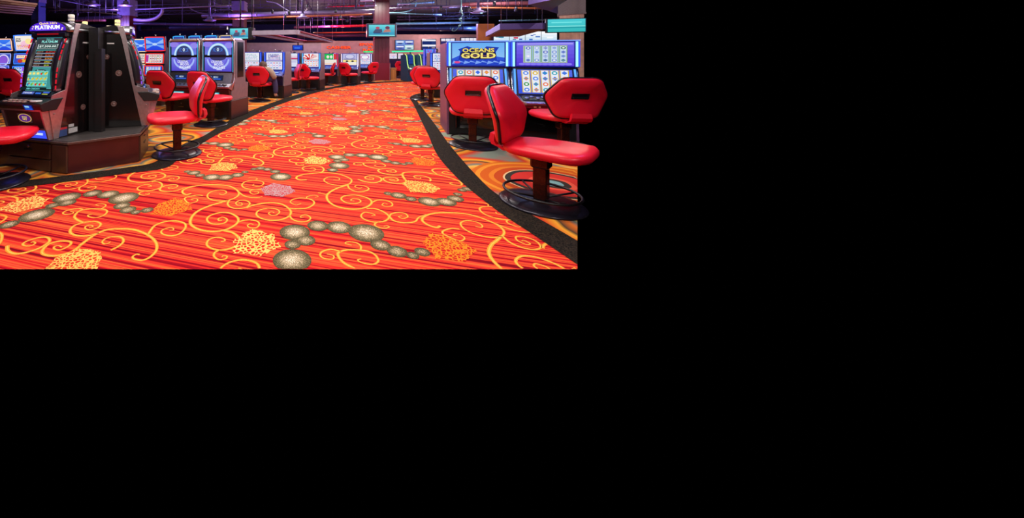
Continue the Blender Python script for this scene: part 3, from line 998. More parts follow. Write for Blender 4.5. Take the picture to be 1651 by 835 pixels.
b.column(inset(PP, 0.004), 0.302, POD_H, COUNTER)
b.build('countertop', pod, bevel=0.004)
def front_box(name, a, c, t0, t1, z0, z1, mat, out=0.004, lock=True):
    """door set in the side of the base between two corners"""
    dx, dy = c[0] - a[0], c[1] - a[1]
    l = math.hypot(dx, dy)
    ang = math.atan2(dy, dx)
    m = (a[0] + dx * (t0 + t1) / 2 + 2.2, a[1] + dy * (t0 + t1) / 2 - 4.0)
    nx, ny = dy / l, -dx / l
    b = MB()
    b.box((m[0] + nx * (out - 0.012), m[1] + ny * (out - 0.012), (z0 + z1) / 2), (l * (t1 - t0), 0.02, z1 - z0), mat, rz=ang, ch=0.003)
    d = b.build(name, pod)
    if lock:
        b = MB()
        b.box((m[0] + nx * (out + 0.0005), m[1] + ny * (out + 0.0005), (z0 + z1) / 2 + (z1 - z0) * 0.08), (0.10, 0.006, 0.018), BLACKM, rz=ang)
        b.build('pull', d)
        b = MB()
        b.lathe([(0.011, 0), (0.011, 0.004), (0, 0.005)], (0, 0, 0), CHROME, 12, tr=Matrix.Translation((m[0] + nx * out, m[1] + ny * out, z1 - 0.035)) @ Matrix.Rotation(ang, 4, 'Z') @ Matrix.Rotation(PI / 2, 4, 'X'))
        b.build('lock', d)
BROWN = M('brown_door', (72, 44, 34), 0.35, scale=10)
ti = inset([P0, P1, P2, P3, P4, P5, P6], 0.0)
front_box('drawer', P0, P1, 0.20, 0.775, 0.125, 0.265, BROWN)
front_box('door', P0, P1, 0.20, 0.775, 0.012, 0.115, BROWN, lock=False)
front_box('end_panel', P0, P1, 0.80, 0.985, 0.012, 0.265, BROWN, lock=False)
front_box('door', P2, P3, 0.06, 0.96, 0.012, 0.265, BROWN)
b = MB()
b.column([(x + 0.150, y - 0.305) for x, y in ((-0.05, -0.05), (0.05, -0.05), (0.05, 0.05), (-0.05, 0.05))], POD_H, 1.40, BLACKM)
b.column([(x + 0.215, y - 0.345) for x, y in ((-0.035, -0.035), (0.035, -0.035), (0.035, 0.035), (-0.035, 0.035))], POD_H, 1.18, BLACKM)
b.build('cable_tower', pod)
cA = place((-2.225, 3.288), 0.54, rzA)
arc_machine('tall black curved machine with a teal screen, nearest on the left', (cA[0], cA[1] + 0.01, POD_H + 0.003), R(rzA), False)
rzB = 110.0
cB = place((-1.625, 3.95), 0.54, rzB, right=False)
arc_machine('black curved machine seen side on, lit white lamp on top, beside the teal screen one', (cB[0], cB[1], POD_H + 0.003), R(rzB), True, 1)
arc_machine('black curved machine turned away at the back of the corner pod', (-2.72, 4.70, POD_H + 0.003), R(222), True, 1)

# twin moon machines
def moon_machine(label, loc, rz):
    t = thing('slot_machine', label, 'slot machine', loc, rz, 'twin machines with moon screens')
    w, hw = 0.63, 0.315
    b = MB()
    b.box((0, 0.36, 0.163), (w, 0.74, 0.318), DARK, ch=0.006)
    bs = b.build('plinth', t)
    b = MB()
    b.box((0, -0.012, 0.17), (w * 0.86, 0.012, 0.26), BLACKM)
    b.box((0.02, -0.019, 0.19), (0.11, 0.006, 0.016), BLACK)
    b.lathe([(0.01, 0), (0.01, 0.006), (0, 0.006)], (0, 0, 0), CHROME, 10, tr=Matrix.Translation((0.02, -0.018, 0.25)) @ Matrix.Rotation(PI / 2, 4, 'X'))
    b.build('drawer', bs)
    b = MB()
    b.prism([(0.0, 0.325), (0.70, 0.325), (0.72, 0.60), (0.60, 0.62), (0.56, 1.40), (0.16, 1.40), (0.16, 0.70), (0.02, 0.52)], -hw, hw, GREYP)
    b.build('cabinet', t, bevel=0.008)
    b = MB()
    for s in (-1, 1):
        b.box((s * (hw + 0.002), 0.36, 1.04), (0.006, 0.26, 0.64), BLACK, ch=0.002)
    b.build('side_panel', t)
    # chrome hoop round the screens
    for s in (-1, 1):
        b = MB()
        b.tube([(s * (hw - 0.004), 0.02, 0.56), (s * (hw + 0.005), 0.09, 0.66), (s * (hw + 0.006), 0.10, 0.80), (s * (hw - 0.004), 0.10, 1.10), (s * (hw + 0.004), 0.10, 1.37), (s * (hw - 0.04), 0.10, 1.42)], 0.018, STRIPS, 8)
        b.tube([(s * (hw - 0.018), 0.085, 0.82), (s * (hw - 0.022), 0.085, 1.36)], 0.005, E((70, 190, 230), 1.0), 6)
        b.build('chrome_rail', t)
    b = MB()
    b.prism([(0.16, 1.40), (0.10, 1.375), (0.09, 1.395), (0.12, 1.425), (0.42, 1.43), (0.50, 1.40)], -hw * 0.98, hw * 0.98, STRIPS)
    b.box((0, 0.13, 1.085), (w * 0.97, 0.06, 0.62), BEZEL, ch=0.012)
    b.build('screen_housing', t)
    sky = (116, 110, 226)
    up = [('g', 0, 0, 1, 1, (110, 130, 230), (120, 90, 220), 8), ('d', 0.1, 0.8, 0.2, 0.2, (150, 130, 235)), ('d', 0.9, 0.7, 0.16, 0.22, (150, 140, 240)),
          ('o', 0.5, -0.05, 0.40, 0.95, 0.24, (120, 190, 250), 0, 180), ('o', 0.5, -0.05, 0.38, 0.9, 0.12, (220, 240, 255), 0, 180),
          ('p', [(0.5 + 0.30 * math.cos(PI * k / 14), 0.70 * math.sin(PI * k / 14)) for k in range(15)], (62, 60, 110)),
          ('o', 0.5, 0.38, 0.16, 0.17, 0.08, (70, 150, 250)), ('t', '0', 0.46, 0.26, 0.08, 0.27, (210, 235, 255), 0.03)]
    for q in (0.28, 0.38, 0.48):
        up += [('r', 0.30, q, 0.13, 0.02, (70, 130, 250)), ('r', 0.57, q, 0.13, 0.02, (70, 130, 250))]
    screen('upper_screen', t, 0.53, 0.235, up, (0, 0.098, 1.245), 0, sky, 0.95)
    dn = [('g', 0, 0, 1, 1, (90, 80, 210), (130, 130, 240), 8), ('o', 0.5, 0.86, 0.42, 0.72, 0.25, (170, 190, 255), 180, 360), ('o', 0.5, 0.9, 0.36, 0.62, 0.16, (110, 100, 225), 180, 360),
          ('p', [(0.5 + 0.30 * math.cos(PI + PI * k / 14), 1.0 + 0.24 * math.sin(PI + PI * k / 14)) for k in range(15)], (62, 60, 110)),
          ('t', 'CELESTIAL', 0.24, 0.60, 0.44, 0.17, (245, 245, 255), 0.02), ('t', 'MOON', 0.36, 0.40, 0.34, 0.19, (245, 245, 255), 0.02), ('t', 'RICHES', 0.33, 0.18, 0.44, 0.19, (245, 245, 255), 0.02), ('r', 0.45, 0.10, 0.2, 0.04, (230, 230, 255))]
    screen('lower_screen', t, 0.53, 0.25, dn, (0, 0.098, 0.955), 0, (104, 100, 226), 0.95)
    b = MB()
    b.prism([(0.12, 0.80), (0.095, 0.80), (0.03, 0.625), (0.06, 0.60), (0.16, 0.60)], -hw + 0.03, hw - 0.03, SILVER)
    pn = b.build('player_panel', t)
    tl = math.atan2(0.065, 0.175)
    screen('info_display', pn, 0.30, 0.10, [('r', 0.05, 0.1, 0.9, 0.8, (30, 44, 90)), ('t', 'MENU', 0.36, 0.5, 0.3, 0.3, (220, 240, 255)), ('r', 0.15, 0.2, 0.7, 0.18, (60, 110, 240)), ('r', 0.1, 0.6, 0.16, 0.2, (90, 110, 220))], (-0.03, 0.06, 0.715), tl, (30, 40, 60), 0.9)
    b = MB()
    b.prism([(0.10, 0.63), (0.0, 0.615), (-0.12, 0.575), (-0.12, 0.55), (0.02, 0.50), (0.10, 0.50)], -hw, hw, SILVER)
    b.prism([(0.02, 0.50), (-0.08, 0.53), (-0.02, 0.33), (0.02, 0.33)], -hw + 0.02, hw - 0.02, MAROON)
    dk = b.build('button_deck', t, bevel=0.006)
    b = MB()
    buttons(b, -0.2, 0.1, -0.05, 0.598, 5, BLACK, 0.018)
    b.lathe([(0.04, 0), (0.04, 0.01), (0, 0.012)], (0.2, -0.04, 0.60), BLACK, 16)
    b.build('deck_button', dk)
    screen('tray_display', dk, 0.22, 0.06, [('r', 0.1, 0.15, 0.8, 0.7, (150, 235, 245)), ('r', 0.2, 0.5, 0.6, 0.15, (240, 255, 255))], (0.0, -0.068, 0.44), -0.3, (60, 190, 210), 1.0)
    return t

mc = (-0.977, 5.98)
c1 = place((-0.985, 6.02), 0.64, rzA)
moon_machine('right hand twin moon machine, grey side panel facing the aisle', (c1[0], c1[1], 0.0035), R(rzA))
c2 = (c1[0] - UX * 0.70, c1[1] - UY * 0.70)
moon_machine('left hand twin moon machine behind the two red stools', (c2[0], c2[1], 0.0035), R(rzA))

# upright machines along the left of the aisle
WHITEG = [(232, 236, 250), (240, 242, 255), (214, 222, 250)]
def upright(label, loc, rz, art_u, art_l, glow=(70, 110, 255), base_u=(230, 232, 248), base_l=(232, 236, 250), group='upright machines along the left of the aisle', side=None, h=1.22, depth=0.66, w=0.60, frame=None):
    t = thing('slot_machine', label, 'slot machine', loc, rz, group)
    hw = w / 2
    side = side or GREYP
    frame = frame or BLUEC
    k = h / 1.22
    b = MB()
    b.box((0, depth / 2 + 0.02, 0.163), (w, depth, 0.318), DARK, ch=0.005)
    b.box((0, 0.012, 0.16), (w * 0.84, 0.02, 0.26), BLACKM)
    b.build('plinth', t)
    b = MB()
    b.prism([(0.02, 0.322), (depth - 0.02, 0.322), (depth - 0.02, 0.72 * k), (depth - 0.06, h - 0.02), (depth - 0.09, h), (0.14, h), (0.12, 0.76 * k), (0.04, 0.60 * k)], -hw, hw, side)
    b.build('cabinet', t, bevel=0.008)
    b = MB()
    b.prism([(0.14, h), (0.085, h - 0.015), (0.085, 0.74 * k), (0.02, 0.64 * k), (0.05, 0.60 * k), (0.14, 0.74 * k)], -hw + 0.005, hw - 0.005, frame)
    b.build('front_frame', t, bevel=0.004)
    for s in (-1, 1):
        b = MB()
        x = s * (hw - 0.03)
        b.tube([(x, 0.078, h - 0.02), (x, 0.076, 0.95 * k), (x, 0.072, 0.76 * k), (x - s * 0.02, 0.022, 0.66 * k)], [0.016, 0.019, 0.020, 0.012], E(glow, 1.15), 8)
        b.build('light_strip', t)
    screen('upper_screen', t, w - 0.15, 0.215 * k, art_u, (0, 0.081, 1.09 * k), 0, base_u, 0.95)
    screen('lower_screen', t, w - 0.15, 0.215 * k, art_l, (0, 0.081, 0.86 * k), 0, base_l, 0.95)
    b = MB()
    b.prism([(0.07, 0.71 * k), (-0.09, 0.62 * k), (-0.10, 0.59 * k), (-0.02, 0.55 * k), (0.06, 0.55 * k)], -hw + 0.02, hw - 0.02, M('deck_blue_grey', (96, 104, 170), 0.25, 0.5))
    b.prism([(0.04, 0.55 * k), (-0.02, 0.54 * k), (0.0, 0.33), (0.04, 0.33)], -hw + 0.03, hw - 0.03, NAVY)
    dk = b.build('button_deck', t, bevel=0.004)
    screen('deck_display', dk, 0.34, 0.075, [('r', 0.05, 0.2, 0.4, 0.5, (150, 190, 255)), ('r', 0.55, 0.2, 0.4, 0.5, (190, 220, 255))], (0, -0.005, 0.675 * k), 1.06, (70, 110, 230), 0.95)
    b = MB()
    b.lathe([(0.016, 0), (0.016, 0.05), (0.018, 0.052), (0.018, 0.07), (0, 0.072)], (-0.06, 0.3, h), SILVER, 10)
    b.box((0.09, 0.3, h + 0.02), (0.1, 0.05, 0.04), SILVER)
    b.build('signal_lamp', t)
    return t

pal_pk = [(230, 70, 110), (90, 100, 220), (240, 160, 190), (160, 110, 220), (80, 170, 220), (60, 60, 110)]
pal_rd = [(230, 50, 40), (250, 150, 60), (240, 90, 70), (250, 220, 120), (210, 40, 60)]
u_w = lambda: [('r', 0, 0.0, 1, 0.12, (180, 170, 230)), *rods(0.12, 0.16, 0.78, 0.7, 5, rnd, [(90, 90, 190), (150, 120, 210), (70, 70, 140), (200, 130, 180)]), ('t', 'BONUS', 0.3, 0.48, 0.42, 0.2, (90, 80, 170), 0.03)]
l_w = lambda p=pal_pk: reels(0.02, 0.06, 0.96, 0.88, 5, 3, rnd, (246, 246, 255), (190, 200, 240), p)
fan_art = [('r', 0, 0, 1, 1, (240, 230, 236)), *[('p', [(0.42, 0.1), (0.42 + 0.52 * math.cos(R(a)), 0.1 + 0.82 * math.sin(R(a))), (0.42 + 0.52 * math.cos(R(a + 16)), 0.1 + 0.82 * math.sin(R(a + 16)))], (222, 60, 60) if q % 2 else (250, 244, 244)) for q, a in enumerate(range(10, 170, 16))], ('d', 0.3, 0.2, 0.12, 0.18, (210, 30, 40)), ('d', 0.72, 0.55, 0.16, 0.22, (236, 190, 190))]
def up_at(corner, w, rz, label, au, al, **kw):
    c = place(corner, w, rz)
    return upright(label, (c[0], c[1], 0.0035), R(rz), au, al, w=w, **kw)

rzD, rzE, rzF = -19, -20, -19
D = (-0.127, 9.03)
up_at(D, 0.60, rzD, 'upright machine with white screens in front of the seated person', u_w(), l_w())
up_at((D[0] - 0.66 * math.cos(R(rzD)), D[1] - 0.66 * math.sin(R(rzD))), 0.60, rzD, 'upright white screen machine half hidden beside the moon machines', [('r', 0, 0, 1, 1, (240, 242, 250)), *rods(0.1, 0.1, 0.8, 0.8, 6, rnd, [(170, 180, 220), (210, 200, 230), (150, 190, 200)])], l_w())
Ec = (1.03, 11.4)
up_at(Ec, 0.66, rzE, 'upright machine with a red and white fan on its screen', fan_art, l_w(pal_rd), glow=(90, 190, 255))
up_at((Ec[0] - 0.74 * math.cos(R(rzE)), Ec[1] - 0.74 * math.sin(R(rzE))), 0.66, rzE, 'upright machine with a red lined screen left of the fan screen one', [('r', 0, 0.3, 1, 0.35, (230, 210, 230)), ('r', 0, 0.1, 1, 0.2, (200, 40, 100)), ('r', 0, 0.7, 1, 0.3, (225, 235, 250))], [('r', 0.05, 0.1, 0.9, 0.5, (220, 225, 250)), ('r', 0.05, 0.65, 0.9, 0.2, (190, 190, 230))], glow=(60, 90, 240))
Fc = (2.72, 13.55)
up_at(Fc, 0.70, rzF, 'upright machine with gold reels, last before the maroon column', [('d', 0.5, 0.5, 0.3, 0.4, (210, 210, 240)), ('o', 0.5, 0.5, 0.36, 0.46, 0.2, (150, 150, 210)), ('r', 0.1, 0.0, 0.8, 0.12, (120, 110, 160))], [('r', 0, 0.55, 1, 0.4, (250, 230, 150)), ('d', 0.3, 0.72, 0.1, 0.16, (60, 60, 60)), ('d', 0.7, 0.72, 0.1, 0.16, (60, 60, 60)), ('r', 0, 0.05, 1, 0.4, (250, 240, 220))], base_u=(190, 190, 230), glow=(250, 240, 255))
up_at((Fc[0] - 0.80 * math.cos(R(rzF)), Fc[1] - 0.80 * math.sin(R(rzF))), 0.70, rzF, 'upright machine with a green lit upper screen, far left of the column', [('r', 0, 0, 0.75, 1, (40, 190, 90)), ('d', 0.35, 0.45, 0.1, 0.3, (250, 230, 220)), ('d', 0.6, 0.45, 0.1, 0.3, (230, 240, 220)), ('r', 0.78, 0, 0.22, 1, (220, 60, 60))], [('r', 0, 0.5, 1, 0.4, (240, 236, 220)), ('r', 0.1, 0.1, 0.8, 0.25, (250, 210, 180))], glow=(240, 60, 60), base_l=(240, 230, 240))
up_at((3.66, 15.3), 0.62, -20, 'upright white lit machine showing beside the left of the column', [('o', 0.5, 0.4, 0.4, 0.5, 0.2, (200, 120, 190)), ('r', 0.2, 0.2, 0.6, 0.3, (250, 250, 255))], l_w(), glow=(220, 220, 255))

# machines far back on the left
def stacked(label, loc, rz, edge, arts, w=0.62, h=1.50, cab=None, tilt_top=0.22, group='three screen machines at the far left'):
    t = thing('slot_machine', label, 'slot machine', loc, rz, group)
    hw = w / 2
    cab = cab or NAVY
    b = MB()
    b.box((0, 0.35, 0.163), (w, 0.64, 0.318), DARK, ch=0.005)
    b.build('plinth', t)
    b = MB()
    b.prism([(0.06, 0.322), (0.62, 0.322), (0.58, 1.05), (0.40, h - 0.25), (0.24, h - 0.25), (0.13, 0.62), (0.06, 0.52)], -hw, hw, cab)
    b.build('cabinet', t, bevel=0.006)
    zs = [(0.66, 0.90, 0.13), (0.92, 1.17, 0.17), (1.21, h, 0.19)]
    for k, (z0, z1, y) in enumerate(zs):
        b = MB()
        zc, hh = (z0 + z1) / 2, (z1 - z0)
        tl = 0.12 if k < 2 else tilt_top * -0.6
        tr = Matrix.Translation((0, y, zc)) @ Matrix.Rotation(-tl, 4, 'X')
        wk = w * (1.0 if k < 2 else 1.06)
        b.add([(x, yy, z) for yy in (-0.012, 0.05) for x, z in ((-wk / 2, -hh / 2), (wk / 2, -hh / 2), (wk / 2, hh / 2), (-wk / 2, hh / 2))], [(0, 1, 2, 3), (7, 6, 5, 4), (0, 4, 5, 1), (1, 5, 6, 2), (2, 6, 7, 3), (3, 7, 4, 0)], cab, False, tr)
        fr = b.build('screen_housing', t)
        b = MB()
        pts = [(-wk / 2 + 0.014, -hh / 2 + 0.014), (wk / 2 - 0.014, -hh / 2 + 0.014), (wk / 2 - 0.014, hh / 2 - 0.014), (-wk / 2 + 0.014, hh / 2 - 0.014)]
        pp_ = []
        for i in range(4):
            a, c = pts[i], pts[(i + 1) % 4]
            for q in range(4):
                pp_.append(tr @ Vector((a[0] + (c[0] - a[0]) * (q + 0.1) / 4, -0.016, a[1] + (c[1] - a[1]) * (q + 0.1) / 4)))
        b.tube(pp_, 0.010, E(edge[k], 1.25), 6, True)
        b.build('light_strip', fr)
        n = Vector((0, -math.cos(tl), math.sin(tl)))
        screen('display', fr, wk - 0.075, hh - 0.055, arts[k], tuple(Vector((0, y, zc)) + n * 0.014), tl, (60, 80, 200), 0.95)
    b = MB()
    b.prism([(0.10, 0.66), (-0.10, 0.60), (-0.10, 0.56), (0.06, 0.50)], -hw + 0.02, hw - 0.02, BLACKM)
    dk = b.build('button_deck', t, bevel=0.004)
    b = MB()
    buttons(b, -hw * 0.65, hw * 0.65, -0.03, 0.622, 5, SILVER, hw * 0.07)
    b.build('deck_button', dk)
    b = MB()
    b.lathe([(0.014, 0), (0.014, 0.05), (0, 0.055)], (0, y + 0.02, h - 0.01), SILVER, 10)
    b.build('signal_lamp', t)
    return t

def g_art(c0, c1, extra):
    return [('g', 0, 0, 1, 1, c0, c1, 8)] + extra
WAVE = g_art((40, 70, 230), (60, 130, 250), [('p', [(0, 0.9), (0.5, 0.5), (0, 0.55)], (150, 190, 255)), ('p', [(1, 0.9), (0.5, 0.5), (1, 0.55)], (150, 190, 255)), ('p', [(0, 0.1), (0.5, 0.45), (0, 0.4)], (120, 170, 250)), ('p', [(1, 0.1), (0.5, 0.45), (1, 0.4)], (120, 170, 250)), ('d', 0.5, 0.48, 0.14, 0.1, (190, 220, 255))])
CREAM = g_art((250, 230, 240), (250, 244, 230), [('t', '$25', 0.05, 0.55, 0.3, 0.3, (60, 60, 60), 0.03), ('d', 0.6, 0.4, 0.3, 0.25, (250, 200, 220)), ('d', 0.8, 0.6, 0.2, 0.2, (255, 236, 160)), *rods(0.1, 0.1, 0.8, 0.3, 3, rnd, [(240, 160, 60), (220, 120, 180)])])
GOLD = g_art((60, 90, 210), (90, 60, 190), [('r', 0.08, 0.55, 0.84, 0.35, (250, 244, 220)), ('t', 'BONUS', 0.15, 0.62, 0.6, 0.2, (240, 150, 40), 0.03), ('d', 0.6, 0.3, 0.28, 0.2, (240, 180, 60)), ('d', 0.35, 0.25, 0.16, 0.2, (200, 60, 50))])
REEL = lambda bg: [('r', 0, 0, 1, 1, bg), *reels(0.04, 0.05, 0.92, 0.9, 5, 3, rnd, (220, 232, 255), (70, 110, 230))]
LETT = [('r', 0, 0, 1, 1, (220, 226, 240)), *reels(0.2, 0.05, 0.78, 0.9, 5, 3, rnd, (240, 240, 246), (180, 90, 80), [(200, 60, 60), (60, 60, 80), (70, 160, 80), (220, 170, 60)]), ('r', 0.02, 0.1, 0.16, 0.8, (190, 60, 160))]
xr, yr = at(243, 7.7)
stacked('three screen machine with red lit edges behind the corner pod', (xr, yr, 0.0035), R(-8), [(255, 50, 40)] * 3, [REEL((40, 70, 220)), LETT, WAVE], h=1.55, w=0.47)
xr, yr = at(221, 8.75)
stacked('three screen machine with cream lit edges half hidden by the side-on cabinet', (xr, yr, 0.0035), R(-8), [(255, 220, 170)] * 3, [REEL((60, 70, 200)), LETT, WAVE], h=1.55, w=0.42)
xr, yr = at(25, 7.3)
stacked('three screen machine with blue lit edges left of the teal screen cabinet', (xr, yr, 0.0035), R(-14), [(60, 130, 255)] * 3, [REEL((60, 110, 230)), GOLD, CREAM], h=1.57, w=0.50)
xr, yr = at(-6, 7.6)
t = stacked('machine with a purple ring screen at the left edge of the view', (xr, yr, 0.0035), R(-10), [(120, 140, 255), (150, 170, 255), (255, 190, 150)], [[('o', 0.5, 0.5, 0.48, 0.48, 0.2, (230, 220, 255)), ('d', 0.5, 0.5, 0.36, 0.36, (140, 90, 220))], [('o', 0.5, 0.3, 0.48, 0.68, 0.2, (230, 220, 255)), ('d', 0.5, 0.3, 0.36, 0.5, (140, 90, 220))], WAVE], h=1.50, w=0.40)
# bank whose toppers rise behind the twin moon machines
for k, (px, lab) in enumerate(((281, 'leftmost'), (307, 'second from left'), (334, 'third from left'), (358, 'rightmost'))):
    x, y = at(px, 7.55 - 0.08 * k)
    stacked('machine behind the twin moon pair, lit topper, %s of four' % lab, (x, y, 0.0035), R(rzA), [(70, 180, 255)] * 2 + [(60, 170, 255) if k < 3 else (190, 170, 130)],
            [REEL((60, 80, 200)), REEL((80, 80, 210)), [('r', 0, 0, 1, 1, (60, 80, 170)), ('r', 0.05, 0.1, 0.9, 0.35, (220, 210, 230)), ('d', 0.6, 0.3, 0.25, 0.2, (230, 90, 60)), *rods(0.1, 0.5, 0.8, 0.4, 2, rnd, [(230, 230, 250), (120, 160, 250)])]], h=1.56, w=0.285, group='bank behind the moon machines')
# ------------------------------------------------------------------ right hand bank
def ocean_machine(label, loc, rz, art_u, art_l, base_u):
    t = thing('slot_machine', label, 'slot machine', loc, rz, 'wide blue lit machines on the right')
    w, hw = 0.775, 0.3875
    b = MB()
    b.prism([(0.0, 0.004), (0.74, 0.004), (0.74, 1.29), (0.05, 1.29), (0.05, 0.62), (0.03, 0.50)], -hw + 0.001, -hw + 0.03, PURPS)
    b.prism([(0.0, 0.004), (0.74, 0.004), (0.74, 1.29), (0.05, 1.29), (0.05, 0.62), (0.03, 0.50)], hw - 0.03, hw - 0.001, PURPS)
    b.prism([(0.10, 0.004), (0.72, 0.004), (0.72, 1.28), (0.10, 1.28)], -hw + 0.03, hw - 0.03, BLACKM)
    b.build('cabinet', t, bevel=0.004)
    b = MB()
    b.box((0, 0.06, 0.24), (w - 0.06, 0.08, 0.46), BLACKM)
    b.box((0, 0.012, 0.25), (w * 0.7, 0.02, 0.30), BLACK, ch=0.004)
    b.box((0, 0.005, 0.40), (w * 0.86, 0.03, 0.025), M('red_trim', (120, 20, 30), 0.3))
    b.build('lower_door', t)
    # top box
    b = MB()
    b.box((0, 0.06, 1.125), (w, 0.14, 0.345), BLUEC, ch=0.01)
    b.box((0, -0.008, 1.305), (w, 0.03, 0.014), E((130, 170, 255), 1.0))
    tb = b.build('top_box', t)
    for s in (-1, 1):
        b = MB()
        b.tube([(s * (hw - 0.035), -0.012, 0.965), (s * (hw - 0.035), -0.012, 1.29)], 0.014, E((150, 215, 255), 1.5), 8)
        b.tube([(s * (hw - 0.008), -0.008, 0.965), (s * (hw - 0.008), -0.008, 1.29)], 0.010, E((60, 90, 250), 1.1), 8)
        b.build('light_strip', tb)
    screen('upper_screen', tb, w - 0.13, 0.31, art_u, (0, -0.0125, 1.128), 0, base_u, 0.95)
    # leaning reel screen
    b = MB()
    tilt = 0.20
    b.prism([(0.02, 0.945), (0.06, 0.945), (0.06, 0.58), (-0.055, 0.58)], -hw + 0.015, hw - 0.015, NAVY)
    lb = b.build('reel_box', t)
    tl = math.atan2(0.075, 0.365)
    screen('reel_screen', lb, w - 0.16, 0.32, art_l, (0, -0.0195, 0.765), tl, (60, 80, 220), 0.95)
    for s in (-1, 1):
        b = MB()
        b.tube([(s * (hw - 0.05), 0.012, 0.93), (s * (hw - 0.045), -0.03, 0.72), (s * (hw - 0.04), -0.062, 0.60)], 0.012, E((90, 160, 255), 1.4), 8)
        b.tube([(s * (hw - 0.02), 0.02, 0.94), (s * (hw - 0.012), -0.02, 0.72), (s * (hw - 0.012), -0.10, 0.56), (s * (hw - 0.05), -0.20, 0.50)], 0.013, CHROME, 8)
        b.build('edge_rail', lb)
    b = MB()
    def dk_ring(y, z, x, th):
        return [(-x, y, z), (x, y, z), (x, y, z - th), (-x, y, z - th)]
    b.loft([dk_ring(0.04, 0.60, hw - 0.02, 0.13), dk_ring(-0.06, 0.585, hw - 0.01, 0.12), dk_ring(-0.15, 0.545, hw - 0.04, 0.07), dk_ring(-0.205, 0.515, hw - 0.10, 0.045), dk_ring(-0.215, 0.50, hw - 0.12, 0.02)], SILVER, False, True)
    dk = b.build('button_deck', t, bevel=0.008)
    b = MB()
    tr = Matrix.Translation((0, -0.105, 0.568)) @ Matrix.Rotation(0.42, 4, 'X')
    b.add([(-0.29, -0.075, 0.004), (0.29, -0.075, 0.004), (0.30, 0.07, 0.004), (-0.30, 0.07, 0.004)], [(0, 1, 2, 3)], BLACK, False, tr)
    for k in range(6):
        b.lathe([(0.022, 0.004), (0.022, 0.012), (0, 0.013)], (-0.24 + k * 0.062, -0.03 + 0.03 * (k % 2), 0), M('deck_lamp', (120, 130, 190), 0.2), 12, tr=tr)
    b.lathe([(0.035, 0.004), (0.035, 0.013), (0, 0.014)], (0.21, -0.02, 0), CHROME, 16, tr=tr)
    b.build('deck_button', dk)
    b = MB()
    b.box((-0.17, -0.195, 0.455), (0.03, 0.012, 0.02), M('amber_lamp', (200, 130, 90), 0.4))
    b.box((-0.12, -0.195, 0.455), (0.02, 0.012, 0.02), M('amber_lamp', (200, 130, 90), 0.4))
    b.prism([(0.05, 0.47), (-0.19, 0.47), (-0.19, 0.44), (0.05, 0.42)], -hw + 0.06, hw - 0.06, M('red_trim', (120, 20, 30), 0.3))
    b.build('deck_underside', dk)
    return t

og = [('g', 0, 0.15, 1, 0.85, (150, 200, 250), (110, 180, 250), 8), ('p', [(0, 0.3), (0.2, 0.5), (0.35, 0.35), (0.7, 0.45), (1, 0.35), (1, 0.15), (0, 0.15)], (50, 90, 220)),
      ('p', [(0.12, 0.2), (0.16, 0.62), (0.12, 0.72), (0.3, 0.86), (0.42, 0.76), (0.40, 0.2)], (34, 60, 180)), ('p', [(0.62, 0.2), (0.60, 0.70), (0.66, 0.84), (0.9, 0.80), (0.84, 0.6), (0.86, 0.2)], (34, 60, 180)),
      ('r', 0, 0, 1, 0.24, (40, 70, 200)), *[('p', [(k / 9, 0.06 + 0.1 * (k % 2)), ((k + 1.2) / 9, 0.13), (k / 9 + 0.03, 0.22)], (130, 170, 250)) for k in range(9)], ('d', 0.1, 0.14, 0.06, 0.05, (230, 80, 140)),
      ('d', 0.5, 0.5, 0.34, 0.24, (26, 30, 90)), ('t', 'OCEANS', 0.19, 0.575, 0.63, 0.20, (60, 40, 20), 0.06), ('t', 'OCEANS', 0.20, 0.585, 0.61, 0.18, (250, 226, 110), 0.03), ('t', 'GOLD', 0.16, 0.30, 0.69, 0.28, (60, 40, 20), 0.07), ('t', 'GOLD', 0.175, 0.315, 0.66, 0.25, (252, 236, 130), 0.04), ('r', 0.2, 0.43, 0.6, 0.012, (230, 140, 50))]
def rl(rr):
    return [('g', 0, 0, 1, 1, (60, 90, 230), (90, 110, 240), 6), *reels(0.07, 0.05, 0.86, 0.92, 5, 4, rr, (236, 240, 252), (226, 190, 50), [(60, 110, 230), (90, 140, 240), (230, 190, 60), (120, 90, 200), (240, 130, 90), (50, 170, 190), (70, 160, 90)])]
og2 = [('g', 0, 0, 1, 1, (90, 60, 220), (120, 110, 240), 6), ('r', 0.02, 0.9, 0.96, 0.06, (170, 160, 250)), *[('d', 0.1 + 0.1 * k, 0.08, 0.06, 0.05, (140, 130, 250)) for k in range(9)],
       ('r', 0.12, 0.14, 0.76, 0.72, (200, 214, 120)), ('r', 0.13, 0.155, 0.74, 0.69, (170, 200, 250)), *reels(0.13, 0.16, 0.74, 0.68, 5, 4, rnd, (200, 220, 246), (120, 170, 90), [(60, 130, 90), (170, 190, 240), (120, 150, 220), (220, 220, 250), (90, 110, 200)])]
rzG = -16.8
gx, gy = 2.226, 4.889
c = place((gx, gy), 0.775, rzG, right=False)
ocean_machine('wide blue lit machine with a golden title on its upper screen', (c[0], c[1], 0.003), R(rzG), og, rl(rnd), (120, 190, 250))
ocean_machine('wide blue lit machine with green reels on a purple upper screen', (c[0] + UX * 0.785, c[1] + UY * 0.785, 0.003), R(rzG), og2, rl(rnd), (110, 90, 235))
